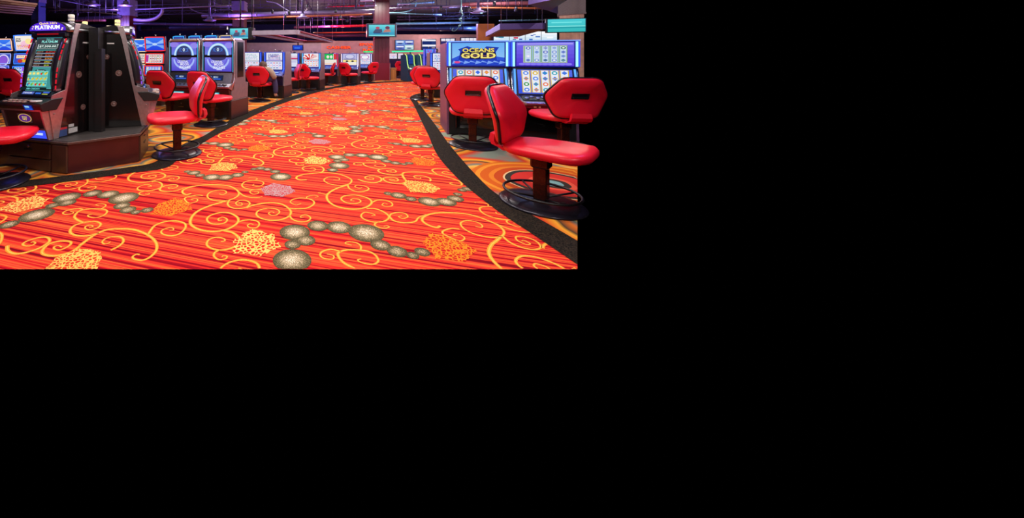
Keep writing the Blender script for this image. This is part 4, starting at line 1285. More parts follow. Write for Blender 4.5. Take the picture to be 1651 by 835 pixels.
# bank behind it, and the curved green edged machines further off
x, y = at(705, 9.2)
upright('white screened machine just behind the left side of the golden title machine', (x + 0.10, y, 0.003), R(-12), [('r', 0, 0, 1, 1, (230, 236, 250)), *rods(0.1, 0.1, 0.8, 0.8, 4, rnd, [(120, 150, 220), (190, 120, 190)])], l_w(), group='machines behind the golden title machine', h=1.20, w=0.52)
x, y = at(692, 11.3)
upright('blue lit machine with a curved neon edge behind the white screened one', (x, y, 0.003), R(-30), [('g', 0, 0, 1, 1, (30, 50, 200), (90, 140, 250), 6), *rods(0.1, 0.1, 0.8, 0.8, 4, rnd, [(140, 170, 255), (220, 60, 160)])], [('g', 0, 0, 1, 1, (60, 80, 210), (20, 30, 140), 6)], group='machines behind the golden title machine', h=1.36, w=0.40, glow=(120, 110, 255))

def neon(label, px, d, w, screen_on=True):
    x, y = at(px, d)
    t = thing('slot_machine', label, 'slot machine', (x, y, 0.003), R(8), 'curved green edged machines by the far wall')
    hw = w / 2
    TEAL = M('teal_cabinet', (14, 60, 92), 0.3)
    b = MB()
    b.prism([(0.0, 0.0), (0.7, 0.0), (0.7, 1.15), (0.3, 1.20), (0.16, 1.12), (0.10, 0.75), (0.02, 0.60), (-0.06, 0.52), (0.0, 0.40)], -hw, hw, TEAL)
    b.build('cabinet', t, bevel=0.01)
    for s in (-1, 1):
        b = MB()
        b.tube([(s * (hw - 0.02), 0.28, 1.205), (s * (hw - 0.02), 0.14, 1.12), (s * (hw - 0.03), 0.085, 0.78), (s * (hw - 0.02), -0.02, 0.60), (s * (hw - 0.10), -0.09, 0.55)], 0.020, E((200, 240, 130), 1.1), 8)
        b.build('light_strip', t)
    b = MB()
    b.tube([(-hw * 0.6, -0.092, 0.552), (hw * 0.6, -0.092, 0.552)], 0.018, E((230, 240, 190), 1.0), 8)
    b.build('light_strip', t)
    art = [('r', 0.04 + 0.33 * i, 0.04 + 0.33 * j, 0.27, 0.28, (96, 110, 170) if screen_on else (40, 70, 160)) for i in range(3) for j in range(3)]
    screen('game_screen', t, w - 0.18, 0.36, art, (0, 0.105, 0.94), 0.14, (44, 50, 96) if screen_on else (20, 44, 130), 0.9)
    b = MB()
    b.prism([(0.05, 0.66), (-0.04, 0.585), (-0.05, 0.57), (0.04, 0.56)], -hw + 0.05, hw - 0.05, SILVER)
    b.build('button_deck', t)
    return t
neon('curved dark machine with a yellow green edge, right of the far red stools', 664, 15.3, 0.38, False)
neon('curved machine showing grey reel windows beside the border corner stool', 687, 15.0, 0.40)

# ------------------------------------------------------------------ seated person
def skin_body(name, verts, edges, rad, mat, parent=None, lev=2):
    me = bpy.data.meshes.new(name)
    me.from_pydata(verts, edges, [])
    o = bpy.data.objects.new(name, me)
    C.objects.link(o)
    me.materials.append(mat)
    md = o.modifiers.new('skin', 'SKIN')
    md.use_smooth_shade = True
    sv = me.skin_vertices[0].data
    for k, r_ in enumerate(rad):
        sv[k].radius = (r_, r_) if not isinstance(r_, tuple) else r_
    sv[0].use_root = True
    sd = o.modifiers.new('smooth', 'SUBSURF')
    sd.levels = lev
    sd.render_levels = lev
    if parent:
        o.parent = parent
    return o

SKIN = M('skin', (206, 150, 124), 0.5, var=0.03)
JACKET = M('beige_jacket', (150, 134, 120), 0.8, scale=30, bump=0.3)
JEANS = M('dark_jeans', (52, 44, 84), 0.8, scale=60, bump=0.3)
HAIR = M('brown_hair', (70, 36, 24), 0.55, scale=60, var=0.2, bump=0.6)
px_, py_ = G(420, 163)
person = thing('person', 'seated person with brown hair, beige jacket and dark jeans at a machine', 'person', (px_, py_, 0), R(-26))
# local frame: facing +y, seat top at 0.46; right leg swung out to the right
V = [(0.03, 0.0, 0.555), (0.03, 0.0, 0.60), (0.03, 0.02, 0.70), (0.03, 0.05, 0.785), (0.03, 0.07, 0.83), (0.03, 0.10, 0.885), (0.03, 0.11, 0.935), (0.03, 0.115, 0.965)]
Rr = [(0.15, 0.11), (0.14, 0.105), (0.155, 0.105), (0.14, 0.09), (0.052, 0.05), (0.075, 0.075), (0.082, 0.085), (0.055, 0.06)]
Ed = [(k, k + 1) for k in range(7)]
def chain(start, pts):
    p = start
    for q in pts:
        V.append(q[:3]); Rr.append(q[3]); Ed.append((p, len(V) - 1)); p = len(V) - 1
    return p
for s in (-1, 1):
    el = (s * 0.30 + 0.03, 0.10, 0.58)
    h_ = chain(3, [(s * 0.20 + 0.03, 0.06, 0.765, 0.065), (el[0], el[1], el[2], 0.048), (s * 0.20 + 0.03, 0.27, 0.60, 0.034), (s * 0.17 + 0.03, 0.33, 0.605, 0.028), (s * 0.165 + 0.03, 0.37, 0.605, 0.034)])
    for k in range(4):
        f = (k - 1.5) * 0.018
        chain(h_, [(s * 0.165 + 0.03 + f, 0.40, 0.606, 0.010), (s * 0.165 + 0.03 + f * 1.15, 0.425 - abs(k - 1.2) * 0.005, 0.600, 0.009), (s * 0.165 + 0.03 + f * 1.2, 0.437 - abs(k - 1.2) * 0.007, 0.588, 0.008)])
    chain(h_ - 0, [(s * 0.125 + 0.03, 0.375, 0.60, 0.011), (s * 0.115 + 0.03, 0.395, 0.594, 0.009)])
    kn = (s * 0.17 + (0.10 if s > 0 else 0.03), 0.22, 0.54)
    chain(0, [(s * 0.10 + 0.05, 0.08, 0.55, 0.07), (kn[0], kn[1], kn[2], 0.075), (kn[0] + 0.03 * s, 0.23, 0.27, 0.055), (kn[0] + 0.03 * s, 0.22, 0.14, 0.040), (kn[0] + 0.03 * s, 0.25, 0.115, 0.038), (kn[0] + 0.035 * s, 0.31, 0.107, 0.030)])
body = skin_body('body', V, Ed, Rr, SKIN, person)
V2 = [(0.03, 0.0, 0.53), (0.03, 0.0, 0.60), (0.03, 0.02, 0.70), (0.03, 0.05, 0.79), (0.03, 0.065, 0.825)]
R2 = [(0.19, 0.135), (0.165, 0.125), (0.175, 0.12), (0.15, 0.105), (0.075, 0.07)]
E2 = [(0, 1), (1, 2), (2, 3), (3, 4)]
for s in (-1, 1):
    k = len(V2)
    V2 += [(s * 0.21 + 0.03, 0.06, 0.765), (s * 0.31 + 0.03, 0.10, 0.58), (s * 0.215 + 0.03, 0.255, 0.60), (s * 0.19 + 0.03, 0.30, 0.603)]
    R2 += [0.085, 0.065, 0.052, 0.046]
    E2 += [(3, k), (k, k + 1), (k + 1, k + 2), (k + 2, k + 3)]
skin_body('jacket', V2, E2, R2, JACKET, person)
V3 = [(0.03, 0.0, 0.55), (0.03, 0.0, 0.58)]
R3 = [(0.16, 0.105), (0.155, 0.105)]
E3 = [(0, 1)]
for s in (-1, 1):
    k = len(V3)
    kx = s * 0.17 + (0.10 if s > 0 else 0.03)
    V3 += [(s * 0.10 + 0.05, 0.08, 0.55), (kx, 0.22, 0.54), (kx + 0.03 * s, 0.23, 0.27), (kx + 0.03 * s, 0.22, 0.155)]
    R3 += [0.088, 0.08, 0.068, 0.06]
    E3 += [(0, k), (k, k + 1), (k + 1, k + 2), (k + 2, k + 3)]
skin_body('jeans', V3, E3, R3, JEANS, person)
for s in (-1, 1):
    kx = s * 0.17 + (0.10 if s > 0 else 0.03) + 0.03 * s
    skin_body('shoe', [(kx, 0.20, 0.13), (kx, 0.27, 0.118), (kx + 0.005 * s, 0.34, 0.110)], [(0, 1), (1, 2)], [0.046, 0.044, 0.034], M('dark_shoe', (40, 34, 40), 0.5), person)
b = MB()
hr = []
for k in range(9):
    q = k / 8
    z = 0.985 - 0.245 * q
    rr_ = [0.03, 0.075, 0.098, 0.108, 0.112, 0.112, 0.112, 0.108, 0.085][k]
    hr.append([(0.03 + rr_ * math.cos(2 * PI * j / 24) * (1 + 0.05 * math.sin(7 * 2 * PI * j / 24 + k)), 0.078 + rr_ * (0.95 * math.sin(2 * PI * j / 24)) * (1.0 if math.sin(2 * PI * j / 24) < 0.2 else (1.0 if k < 3 else 0.35)) , z) for j in range(24)])
b.loft(hr[::-1], HAIR, True, True)
b.build('hair', person)
# face details on the side turned to the machine
b = MB()
for s in (-1, 1):
    b.lathe([(0.011, 0), (0.008, 0.004), (0, 0.006)], (0, 0, 0), M('eye_white', (235, 230, 226), 0.3), 10, tr=Matrix.Translation((0.03 + s * 0.03, 0.188, 0.925)) @ Matrix.Rotation(-PI / 2, 4, 'X'))
b.add([(0.03 - 0.012, 0.188, 0.895), (0.03 + 0.012, 0.188, 0.895), (0.03, 0.193, 0.925), (0.03, 0.212, 0.898)], [(0, 1, 3), (1, 2, 3), (2, 0, 3)], SKIN, True)
b.box((0.03, 0.186, 0.877), (0.035, 0.01, 0.007), M('lips', (170, 84, 80), 0.5))
b.build('face_features', person)

# ------------------------------------------------------------------ columns and hanging displays
PANELM = M('maroon_column_panel', (88, 20, 40), 0.35, scale=20)
GREYC = M('lilac_column_paint', (112, 100, 142), 0.6, scale=8)
def col(label, px, d, w, mat_low, z_split, top, mat_top, plinth=0.0, grooves=4, rz=-8):
    x, y = at(px, d)
    t = thing('column', label, 'column', (x, y, 0.003), R(rz))
    b = MB()
    b.box((0, 0, (plinth + z_split) / 2), (w * 0.9, w * 0.9, z_split - plinth), mat_low)
    for k in range(grooves):
        xx = -w * 0.45 + w * 0.9 * (k + 0.5) / grooves
        b.box((xx, -w * 0.452, (plinth + z_split) / 2), (w * 0.9 / grooves - 0.02, 0.014, z_split - plinth), mat_low, ch=0.004)
    b.build('shaft', t)
    if plinth:
        b = MB()
        b.box((0, 0, plinth / 2), (w, w, plinth), M('plinth_maroon', (110, 16, 40), 0.3))
        for s in (-1, 1):
            b.box((s * w * 0.47, -w * 0.5, plinth * 0.48), (0.03, 0.02, plinth * 0.94), SILVER)
        b.build('pedestal', t)
    if top > z_split:
        b = MB()
        b.box((0, 0, (z_split + top) / 2 - 0.003), (w * 1.02, w * 1.02, top - z_split - 0.006), mat_top)
        b.box((0, 0, z_split + 0.02), (w * 1.06, w * 1.06, 0.05), mat_top)
        b.build('upper_casing', t)
    return t
CEIL = 3.95
col('main maroon column with a pale edged pedestal beside the aisle', 614.5, 16.2, 0.74, PANELM, 3.90, CEIL, GREYC, plinth=0.80)
col('maroon and lilac column rising behind the twin moon machines', 386.5, 18.2, 0.66, PANELM, hz(18, 18.2), CEIL, GREYC)
col('maroon and lilac column above the side-on black machine', 205.5, 17.5, 0.66, PANELM, hz(26, 17.5), CEIL, GREYC)
col('blue grey column rising behind the teal screen cabinet topper', 62, 16.5, 0.44, M('blue_grey_column', (60, 70, 130), 0.6), CEIL - 0.3, CEIL, GREYC, grooves=1)
BEIGE = M('beige_wood_panel', (226, 184, 164), 0.5, scale=6, var=0.08)
t = col('beige panelled column behind the cyan display at the right edge', 921, 10.7, 0.64, BEIGE, 2.36, CEIL, M('grey_beam_paint', (130, 120, 124), 0.6), grooves=6, rz=-38)

def tv(label, px, py, d, wpx, hpx, rz, art, base=(70, 190, 210), depth=0.10, bez=0.14, mount_to=CEIL, group='hanging display screens', pole=True):
    x, y = at(px, d)
    w, h = wpx * d / F, hpx * d / F
    zc = hz(py, d)
    t = thing('mounted_television', label, 'television', (x, y, zc), R(rz), group)
    b = MB()
    b.box((0, depth / 2, 0), (w, depth, h), M('tv_casing', (22, 22, 44), 0.3), ch=0.012)
    b.build('casing', t)
    screen('screen', t, w * (1 - bez), h * (1 - bez * 1.3), art, (0, -0.004, 0), 0, base, 0.95)
    if pole:
        b = MB()
        b.tube([(0, depth, h * 0.3), (0, depth, mount_to - zc)], 0.03, BLACKM, 8)
        b.build('mount_pole', t)
    return t
def horses(rr):
    return [('g', 0, 0, 1, 1, (60, 150, 190), (110, 220, 230), 6), ('p', [(0.15, 0.3), (0.25, 0.6), (0.5, 0.62), (0.52, 0.35), (0.4, 0.25)], (80, 90, 120)), ('d', 0.34, 0.72, 0.08, 0.12, (190, 80, 110)), ('p', [(0.55, 0.32), (0.62, 0.58), (0.8, 0.62), (0.86, 0.38)], (190, 130, 120)), ('d', 0.72, 0.74, 0.09, 0.14, (120, 60, 90)), ('r', 0.18, 0.22, 0.6, 0.06, (40, 60, 130)), ('r', 0, 0, 1, 0.10, (130, 230, 235))]
tv('display with riders on the main maroon column', 615.5, 49, 15.5, 49, 22, 2, horses(rnd), pole=False)
t_ = tv('display with riders by the column behind the twin moon machines', 386, 54, 12.0, 37, 20, -12, horses(rnd))
tv('wide cyan display cut by the right edge', 913, 41, 8.9, 56, 23, -16, [('g', 0, 0, 1, 1, (60, 190, 190), (80, 210, 220), 8), ('r', 0, 0.42, 1, 0.05, (150, 240, 235)), ('r', 0, 0.28, 1, 0.1, (40, 160, 170)), ('r', 0.1, 0.7, 0.8, 0.08, (120, 235, 235))], bez=0.08, depth=0.08, pole=False)
x, y = at(406, 11.3)
b = MB()
zz = hz(54, 11.3)
b.box((0, 0, 0), (0.17, 0.30, 0.36), M('speaker_black', (16, 14, 26), 0.6), ch=0.02)
b.tube([(0, 0, 0.15), (0, 0, CEIL - zz)], 0.02, BLACKM, 8)
tag(b.build('hanging_speaker', None, (x, y, zz), R(-12)), 'black box hanging right of the riders display behind the moon machines', 'speaker')
tv('small dark blue display hanging left of the red wall sign', 480, 77, 16.5, 18, 9, -10, [('g', 0, 0, 1, 1, (30, 50, 170), (40, 80, 220), 4), ('r', 0.15, 0.3, 0.6, 0.3, (60, 120, 240))], (40, 60, 190), mount_to=CEIL)

# podium
x, y = at(634, 16.0)
b = MB()
wd = M('podium_wood', (176, 112, 54), 0.5, scale=8)
b.box((0, 0, 0.27), (0.24, 0.24, 0.54), wd, ch=0.01)
b.box((0, 0, 0.555), (0.29, 0.29, 0.03), wd, ch=0.008)
b.box((0, 0, 0.02), (0.27, 0.27, 0.04), wd)
for s in (-1, 1):
    b.box((s * 0.06, -0.122, 0.28), (0.09, 0.01, 0.42), M('podium_panel', (160, 96, 44), 0.5), ch=0.003)
tag(b.build('podium', None, (x, y, 0.003), R(-8)), 'small brown wooden podium right of the main maroon column', 'podium')
# ------------------------------------------------------------------ room shell
CEILM = M('ceiling_dark_paint', (26, 20, 44), 0.9, scale=3, var=0.2)
b = MB()
def slab(poly, z0, z1, mat):
    b.column(poly, z0, z1, mat)
slab([(-0.95 * NEAR, NEAR), (KR * NEAR, NEAR), (KR * FARD, FARD), (-0.95 * FARD, FARD)], CEIL, CEIL + 0.06, CEILM)
structure(b.build('ceiling'))
WALLM = M('mauve_wall_paint', (150, 118, 116), 0.8, scale=4)
WALLD = M('dark_wall_paint', (44, 36, 96), 0.9, scale=4)
b = MB()
b.box(((KR - 0.95) * FARD / 2, FARD, CEIL / 2), ((KR + 0.95) * FARD, 0.1, CEIL), WALLD)
structure(b.build('wall_far'))
def wall(name, x0, x1, d, ytop, mat, th=0.12):
    xa, xb = (x0 - CX) / F * d, (x1 - CX) / F * d
    b = MB()
    h = hz(ytop, d)
    b.box(((xa + xb) / 2, d + th / 2, h / 2), (xb - xa, th, h), mat)
    o = structure(b.build(name))
    return o
wall('wall_back', 518, 612, 22.0, 66.0, WALLM)
wall('wall_left', 385, 518, 22.0, 69.0, M('grey_wall_paint', (128, 116, 122), 0.8, scale=4))
wall('wall_right', 612, 772, 22.0, 55.5, WALLM)

def sign(label, strings, d, col, parent=None):
    t = None
    for st, x0, x1, y0, y1 in strings:
        vs, fs = text_mesh(st, 0.03)
        b = MB()
        xa, xb = (x0 - CX) / F * d, (x1 - CX) / F * d
        za, zb = hz(y1, d), hz(y0, d)
        n = len(vs)
        P = [(xa + (xb - xa) * p, d - 0.07, za + (zb - za) * q) for p, q in vs]
        Q = [(p[0], d - 0.001, p[2]) for p in P]
        b.add(P, fs, E(col, 1.7))
        # letter sides
        cnt = {}
        for f in fs:
            for i in range(len(f)):
                e = (f[i], f[(i + 1) % len(f)])
                cnt[tuple(sorted(e))] = cnt.get(tuple(sorted(e)), 0) + 1
        sides = [(e[0], e[1], n + e[1], n + e[0]) for e, k in cnt.items() if k == 1]
        b.add(P + Q, sides, M('letter_return', (120, 30, 30), 0.4))
        if t is None:
            t = thing('wall_sign', label, 'sign', (0, 0, 0))
        o = b.build('lettering', t)
    return t
RC_ = (255, 74, 36)
sign('red lit cashier sign on the mauve far wall', [('CASHIER', 526.5, 566, 74.2, 78.6)], 22.0, RC_)
sign('red lit three line sign half hidden by the main column', [('SPORTS', 579, 612, 69.5, 73.6), ('&', 592.5, 600, 74.5, 77.5), ('RACE', 584.5, 611, 78.6, 82.2)], 22.0, RC_)
LET = None
def wall_tv(label, x0, x1, y0, y1, d, art, base, group='screens on the far right wall'):
    xa, xb = (x0 - CX) / F * d, (x1 - CX) / F * d
    za, zb = hz(y1, d), hz(y0, d)
    t = thing('mounted_television', label, 'television', ((xa + xb) / 2, d, (za + zb) / 2), 0, group)
    b = MB()
    b.box((0, -0.05, 0), (xb - xa + 0.05, 0.08, zb - za + 0.05), M('tv_casing', (22, 22, 44), 0.3))
    b.build('casing', t)
    screen('screen', t, xb - xa, zb - za, art, (0, -0.094, 0), 0, base, 1.0)
def quad(rr):
    a = []
    for i in range(2):
        for j in range(2):
            a += [('r', i * 0.5 + 0.01, j * 0.5 + 0.01, 0.48, 0.48, [(150, 200, 220), (110, 150, 220), (180, 220, 220), (90, 110, 200)][rr.randrange(4)]), ('r', i * 0.5 + 0.05, j * 0.5 + 0.25, 0.4, 0.14, (236, 240, 250)), ('d', i * 0.5 + 0.25, j * 0.5 + 0.15, 0.14, 0.07, (70, 80, 140))]
    return a
def board(n, m):
    return [('r', 0.02 + k / n, 0.56 - q * 0.52, 0.9 / n, 0.4, (232, 228, 240)) for k in range(n) for q in range(m)] + [('r', 0, 0.3, 1, 0.1, (30, 40, 110))]
wall_tv('four part race screen, leftmost on the far right wall', 637, 666, 65, 80, 22.0, quad(rnd), (120, 160, 210))
wall_tv('navy and white board, second on the far right wall', 680, 701.5, 63.5, 80, 22.0, [('r', 0, 0.82, 1, 0.16, (240, 240, 250)), ('r', 0, 0.3, 1, 0.18, (240, 240, 250)), ('r', 0.7, 0.5, 0.3, 0.3, (40, 60, 120))], (26, 44, 110))
wall_tv('three pale panels, third board on the far right wall', 710, 732, 62, 72, 22.0, board(3, 1), (60, 50, 110))
wall_tv('pale panelled board partly hidden, rightmost on the far right wall', 742, 768, 61, 72, 22.0, board(4, 1), (60, 50, 110))

# screens and neon under the far right wall
b = MB()
d = 20.8
b.tube([((632 - CX) / F * d, d, hz(83.2, d)), ((694 - CX) / F * d, d, hz(82.2, d))], 0.045, E((70, 235, 170), 1.2), 8)
b.tube([((632 - CX) / F * d, d + 0.06, hz(83.2, d)), ((694 - CX) / F * d, d + 0.06, hz(82.2, d))], 0.03, NAVY, 8)
for q in (636, 662, 690):
    b.tube([((q - CX) / F * d, d + 0.06, hz(83, d)), ((q - CX) / F * d, d + 0.06, 0.0035)], 0.03, NAVY, 6)
tag(b.build('neon_sign_strip'), 'green neon strip right of the main maroon column', 'light')
b = MB()
d = 21.0
b.tube([((586 - CX) / F * d, d, hz(83.4, d)), ((606 - CX) / F * d, d, hz(83.4, d))], 0.045, E((60, 220, 130), 1.2), 8)
for q in (588, 604):
    b.tube([((q - CX) / F * d, d + 0.02, hz(83, d)), ((q - CX) / F * d, d + 0.02, 0.0035)], 0.03, NAVY, 6)
tag(b.build('neon_sign_strip'), 'short green neon strip left of the main maroon column', 'light')
d = 19.9
for k, (x0, x1, lab, col_) in enumerate(((628, 640, 'white lit display just right of the main column', (240, 236, 248)), (642, 650, 'white lit display above the far red stools', (246, 238, 244)), (651, 657, 'small orange lit display left of the curved dark machine', (250, 150, 90)))):
    xa, xb = (x0 - CX) / F * d, (x1 - CX) / F * d
    t = thing('display_kiosk', lab, 'display', ((xa + xb) / 2, d, 0.003), 0, 'lit displays beyond the column')
    b = MB()
    zt = hz(86, d)
    b.box((0, 0.15, zt / 2), (xb - xa + 0.06, 0.25, zt), NAVY)
    b.build('cabinet', t)
    zb_ = hz(95, d)
    screen('screen', t, xb - xa, zt - zb_ - 0.03, rods(0.08, 0.1, 0.84, 0.8, 3, rnd, [(220, 110, 160), (120, 120, 210), (200, 190, 230)]), (0, 0.02, (zt + zb_) / 2), 0, col_, 1.0)

# wooden partition and the race screens behind the right hand bank
d = 13.6
xa, xb = (770.5 - CX) / F * d, (797 - CX) / F * d
b = MB()
b.box(((xa + xb) / 2, d + 0.06, hz(38.5, d) / 2 + 0.002), (xb - xa, 0.12, hz(38.5, d)), M('orange_wood', (150, 84, 48), 0.5, scale=5))
tag(b.build('partition_panel'), 'orange brown wooden panel left of the bright race screens', 'panel')
d = 13.2
t = thing('video_wall', 'long bright video wall above the right hand machines', 'video wall', ((848 - CX) / F * d, d, hz(60, d)), 0)
ww = 103 * d / F
hh = 20.5 * d / F
b = MB()
b.box((0, 0.12, 0), (ww, 0.16, hh), NAVY)
b.box((0, 0.16, -(hz(60, d)) / 2 - hh / 4 + 0.002), (ww * 0.9, 0.06, hz(60, d) - hh / 2 + 0.05), NAVY)
b.build('frame', t)
for k in range(4):
    a = []
    for q in range(7):
        a.append(('r', rnd.random() * 0.7, rnd.random() * 0.8, rnd.uniform(0.15, 0.4), rnd.uniform(0.06, 0.16), rnd.choice([(60, 90, 180), (210, 60, 90), (40, 130, 160), (250, 250, 255), (240, 240, 250), (80, 120, 200)])))
    screen('panel_screen', t, ww / 4 - 0.02, hh - 0.04, [('g', 0, 0, 1, 1, (190, 220, 240), (250, 250, 255), 4)] + a, (-ww / 2 + ww / 4 * (k + 0.5), 0.035, 0), 0, (236, 240, 252), 1.0)

# ------------------------------------------------------------------ canopies
CANO = M('canopy_plaster', (150, 136, 156), 0.7, scale=6)
CANR = M('canopy_red_inside', (130, 20, 44), 0.6)
def beamrun(b, p, q, w, h, mat):
    dx, dy = q[0] - p[0], q[1] - p[1]
    l = math.hypot(dx, dy)
    b.box(((p[0] + q[0]) / 2, (p[1] + q[1]) / 2, (p[2] + q[2]) / 2), (l, w, h), mat, rz=math.atan2(dy, dx))
zc = 1.80
A_, B_, C_, D_ = (-1.05, 10.35, zc), (0.22, 10.0, zc), (2.06, 16.3, zc), (0.75, 16.7, zc)
t = thing('hanging_canopy', 'lilac hanging canopy frame with a red underside left of the aisle', 'canopy', (0, 0, 0))
b = MB()
for p, q in ((A_, B_), (B_, C_), (C_, D_), (D_, A_)):
    beamrun(b, p, q, 0.10, 0.13, CANO)
b.build('fascia', t)
b = MB()
for p, q, o in ((A_, B_, 0.2), (B_, C_, 0.2), (C_, D_, 0.2), (D_, A_, 0.2)):
    cx_, cy_ = 0.5, 13.3
    def sh(p):
        l = math.hypot(p[0] - cx_, p[1] - cy_)
        k = 1 - 0.25 / l
        return (cx_ + (p[0] - cx_) * k, cy_ + (p[1] - cy_) * k, zc + 0.03)
    beamrun(b, sh(p), sh(q), 0.34, 0.03, CANR)
b.build('soffit', t)
for p in (A_, B_, C_, D_, (1.1, 13.2, zc), (-0.2, 13.6, zc)):
    b = MB()
    b.tube([(p[0], p[1], zc + 0.05), (p[0], p[1], CEIL)], 0.008, SILVER, 6)
    b.build('hanger_rod', t)
# right hand canopies
t = thing('hanging_canopy', 'purple edged canopy hanging over the bright race screens', 'canopy', (0, 0, 0))
d1, d2 = 9.3, 12.6
z1 = hz(44, d1)
pa, pb = at(806, d1), at(881, d1 - 0.2)
pc = at(783, d2)
pd = (pc[0] + pb[0] - pa[0], pc[1] + pb[1] - pa[1])
b = MB()
b.column([pa, pb, pd, pc], z1 - 0.06, z1 + 0.10, M('canopy_purple', (86, 70, 140), 0.6))
b.build('fascia', t)
b = MB()
k = lambda p, f: (p[0] + ((pa[0] + pd[0]) / 2 - p[0]) * f, p[1] + ((pa[1] + pd[1]) / 2 - p[1]) * f)
b.column([k(pa, 0.06), k(pb, 0.06), k(pd, 0.06), k(pc, 0.06)], z1 - 0.075, z1 - 0.055, M('canopy_grey', (130, 122, 132), 0.7))
b.build('soffit', t)
for p in (pa, pb, pc):
    q = k(p, 0.1)
    b = MB()
    b.tube([(q[0], q[1], z1 + 0.09), (q[0], q[1], CEIL)], 0.008, SILVER, 6)
    b.build('hanger_rod', t)
t = thing('hanging_canopy', 'purple and grey soffit at the top right corner over the cyan display', 'canopy', (0, 0, 0))
d1 = 7.8
q1, q2 = at(886, 9.6), at(929, d1 - 0.8)
z1 = hz(18, 9.6)
b = MB()
b.column([q1, q2, (q2[0], q2[1] + 1.4), (q1[0] + 0.7, q1[1] + 0.6)], z1, z1 + 0.30, M('canopy_purple', (86, 70, 140), 0.6))
b.build('fascia', t)
b = MB()
b.tube([((q1[0] + q2[0]) / 2, (q1[1] + q2[1]) / 2 + 0.6, z1 + 0.25), ((q1[0] + q2[0]) / 2, (q1[1] + q2[1]) / 2 + 0.6, CEIL)], 0.01, SILVER, 6)
b.build('hanger_rod', t)

# ------------------------------------------------------------------ open ceiling: ducts, pipes, joists, fittings
def mat_pipe(n, c, r=0.45, m=0.3):
    return M('pipe_' + n, c, r, m, scale=10)
LIL = mat_pipe('lilac', (120, 104, 150))
DIM = mat_pipe('dim', (70, 60, 96))
RUST = mat_pipe('rust', (170, 92, 60))
REDP = mat_pipe('red', (214, 30, 44), 0.4, 0.1)  # red light on the pipe above the wall signs put into its colour
TEALP = mat_pipe('teal', (110, 160, 176))
ROSE = mat_pipe('rose', (150, 84, 100))
def run(x0, y0, x1, y1, d, slope=0.0):
    """two ends of a straight run: pixel columns, heights read at depth d, depth growing by slope per pixel"""
    d0, d1 = d, d + slope * (x1 - x0)
    return (*at(x0, d0), hz(y0, d0)), (*at(x1, d1), hz(y1, d1))
def pipe(name, label, x0, y0, x1, y1, d, r, mat, group, slope=-0.004, cat='pipe', n=10):
    b = MB()
    p, q = run(x0, y0, x1, y1, d, slope)
    k = 6
    path = [tuple(p[i] + (q[i] - p[i]) * t / k for i in range(3)) for t in range(k + 1)]
    b.tube(path, r, mat, n)
    for t in range(1, k):
        pt = path[t]
        b.lathe([(r * 1.12, -0.02), (r * 1.12, 0.02)], (0, 0, 0), mat, n, tr=Matrix.Translation(pt) @ (Vector(q) - Vector(p)).to_track_quat('Z', 'Y').to_matrix().to_4x4())
    for t in (1, 3, 5):
        b.tube([(path[t][0], path[t][1], path[t][2]), (path[t][0], path[t][1], CEIL)], 0.009, DIM, 5)
    return tag(b.build(name), label, cat, group)
PG = 'pipes under the open ceiling'
pipe('hanging_duct', 'thick lilac duct crossing left of the main column', 326, 25, 603, 18.5, 15.0, 0.095, LIL, PG, cat='duct')
pipe('hanging_pipe', 'orange brown pipe just under the thick lilac duct', 345, 31, 600, 23, 14.6, 0.035, RUST, PG)
pipe('hanging_pipe', 'red lit pipe crossing above the red wall signs, ending at the main column', 534, 42.5, 596, 41.0, 17.5, 0.060, REDP, PG)
pipe('hanging_pipe', 'rose pipe left of the red pipe above the lilac canopy', 474, 44, 533, 42.6, 17.6, 0.058, ROSE, PG)
pipe('hanging_pipe', 'thin red pipe high up left of the main column', 528, 11.0, 600, 8.5, 17.0, 0.035, REDP, PG)
pipe('hanging_pipe', 'dull orange pipe low above the cashier sign', 505, 53, 600, 51.5, 19.5, 0.035, RUST, PG)
pipe('hanging_duct', 'dark plum duct between the red pipe and the cashier sign', 480, 58.5, 606, 56.0, 20.5, 0.10, mat_pipe('plum', (64, 40, 70)), PG, cat='duct')
pipe('hanging_duct', 'teal lit duct right of the main column display', 638, 38.5, 771, 36.5, 16.5, 0.055, TEALP, PG, cat='duct')
pipe('hanging_duct', 'dark blue duct under the teal lit duct', 640, 45.5, 768, 46.5, 18.0, 0.12, mat_pipe('navy', (40, 46, 84)), PG, cat='duct')
pipe('hanging_pipe', 'thin teal pipe high up right of the main column', 628, 21.5, 712, 23.5, 15.0, 0.028, TEALP, PG)
pipe('hanging_pipe', 'lilac pipe right of the main column near the lilac panel', 628, 14.5, 745, 9.5, 14.0, 0.045, LIL, PG)
pipe('hanging_pipe', 'orange brown pipe running to the top right soffit', 758, 12.5, 884, 13.5, 13.0, 0.035, RUST, PG)
pipe('hanging_duct', 'rose duct above the orange pipe at upper right', 745, 7.5, 884, 4.5, 13.2, 0.075, ROSE, PG, cat='duct')
pipe('hanging_pipe', 'teal pipe along the top edge right of the main column', 640, 7, 700, 3.5, 15.6, 0.04, TEALP, PG)
pipe('hanging_pipe', 'white pipe above the canopy over the race screens', 805, 33.5, 879, 32.0, 11.0, 0.02, TEALP, PG)
pipe('hanging_duct', 'dim lilac duct crossing behind the side-on black machine', 112, 31, 196, 27, 14.5, 0.07, DIM, PG, cat='duct')
pipe('hanging_pipe', 'dim lilac pipe between the left pair of columns', 216, 38, 374, 40, 16.4, 0.06, DIM, PG)
pipe('hanging_pipe', 'rose pipe left of the side-on machine lamp', 115, 33.5, 170, 33.0, 13.5, 0.04, ROSE, PG)
pipe('hanging_pipe', 'thin pipe along the top left of the lilac column', 218, 15.5, 374, 8.5, 13.5, 0.025, LIL, PG)
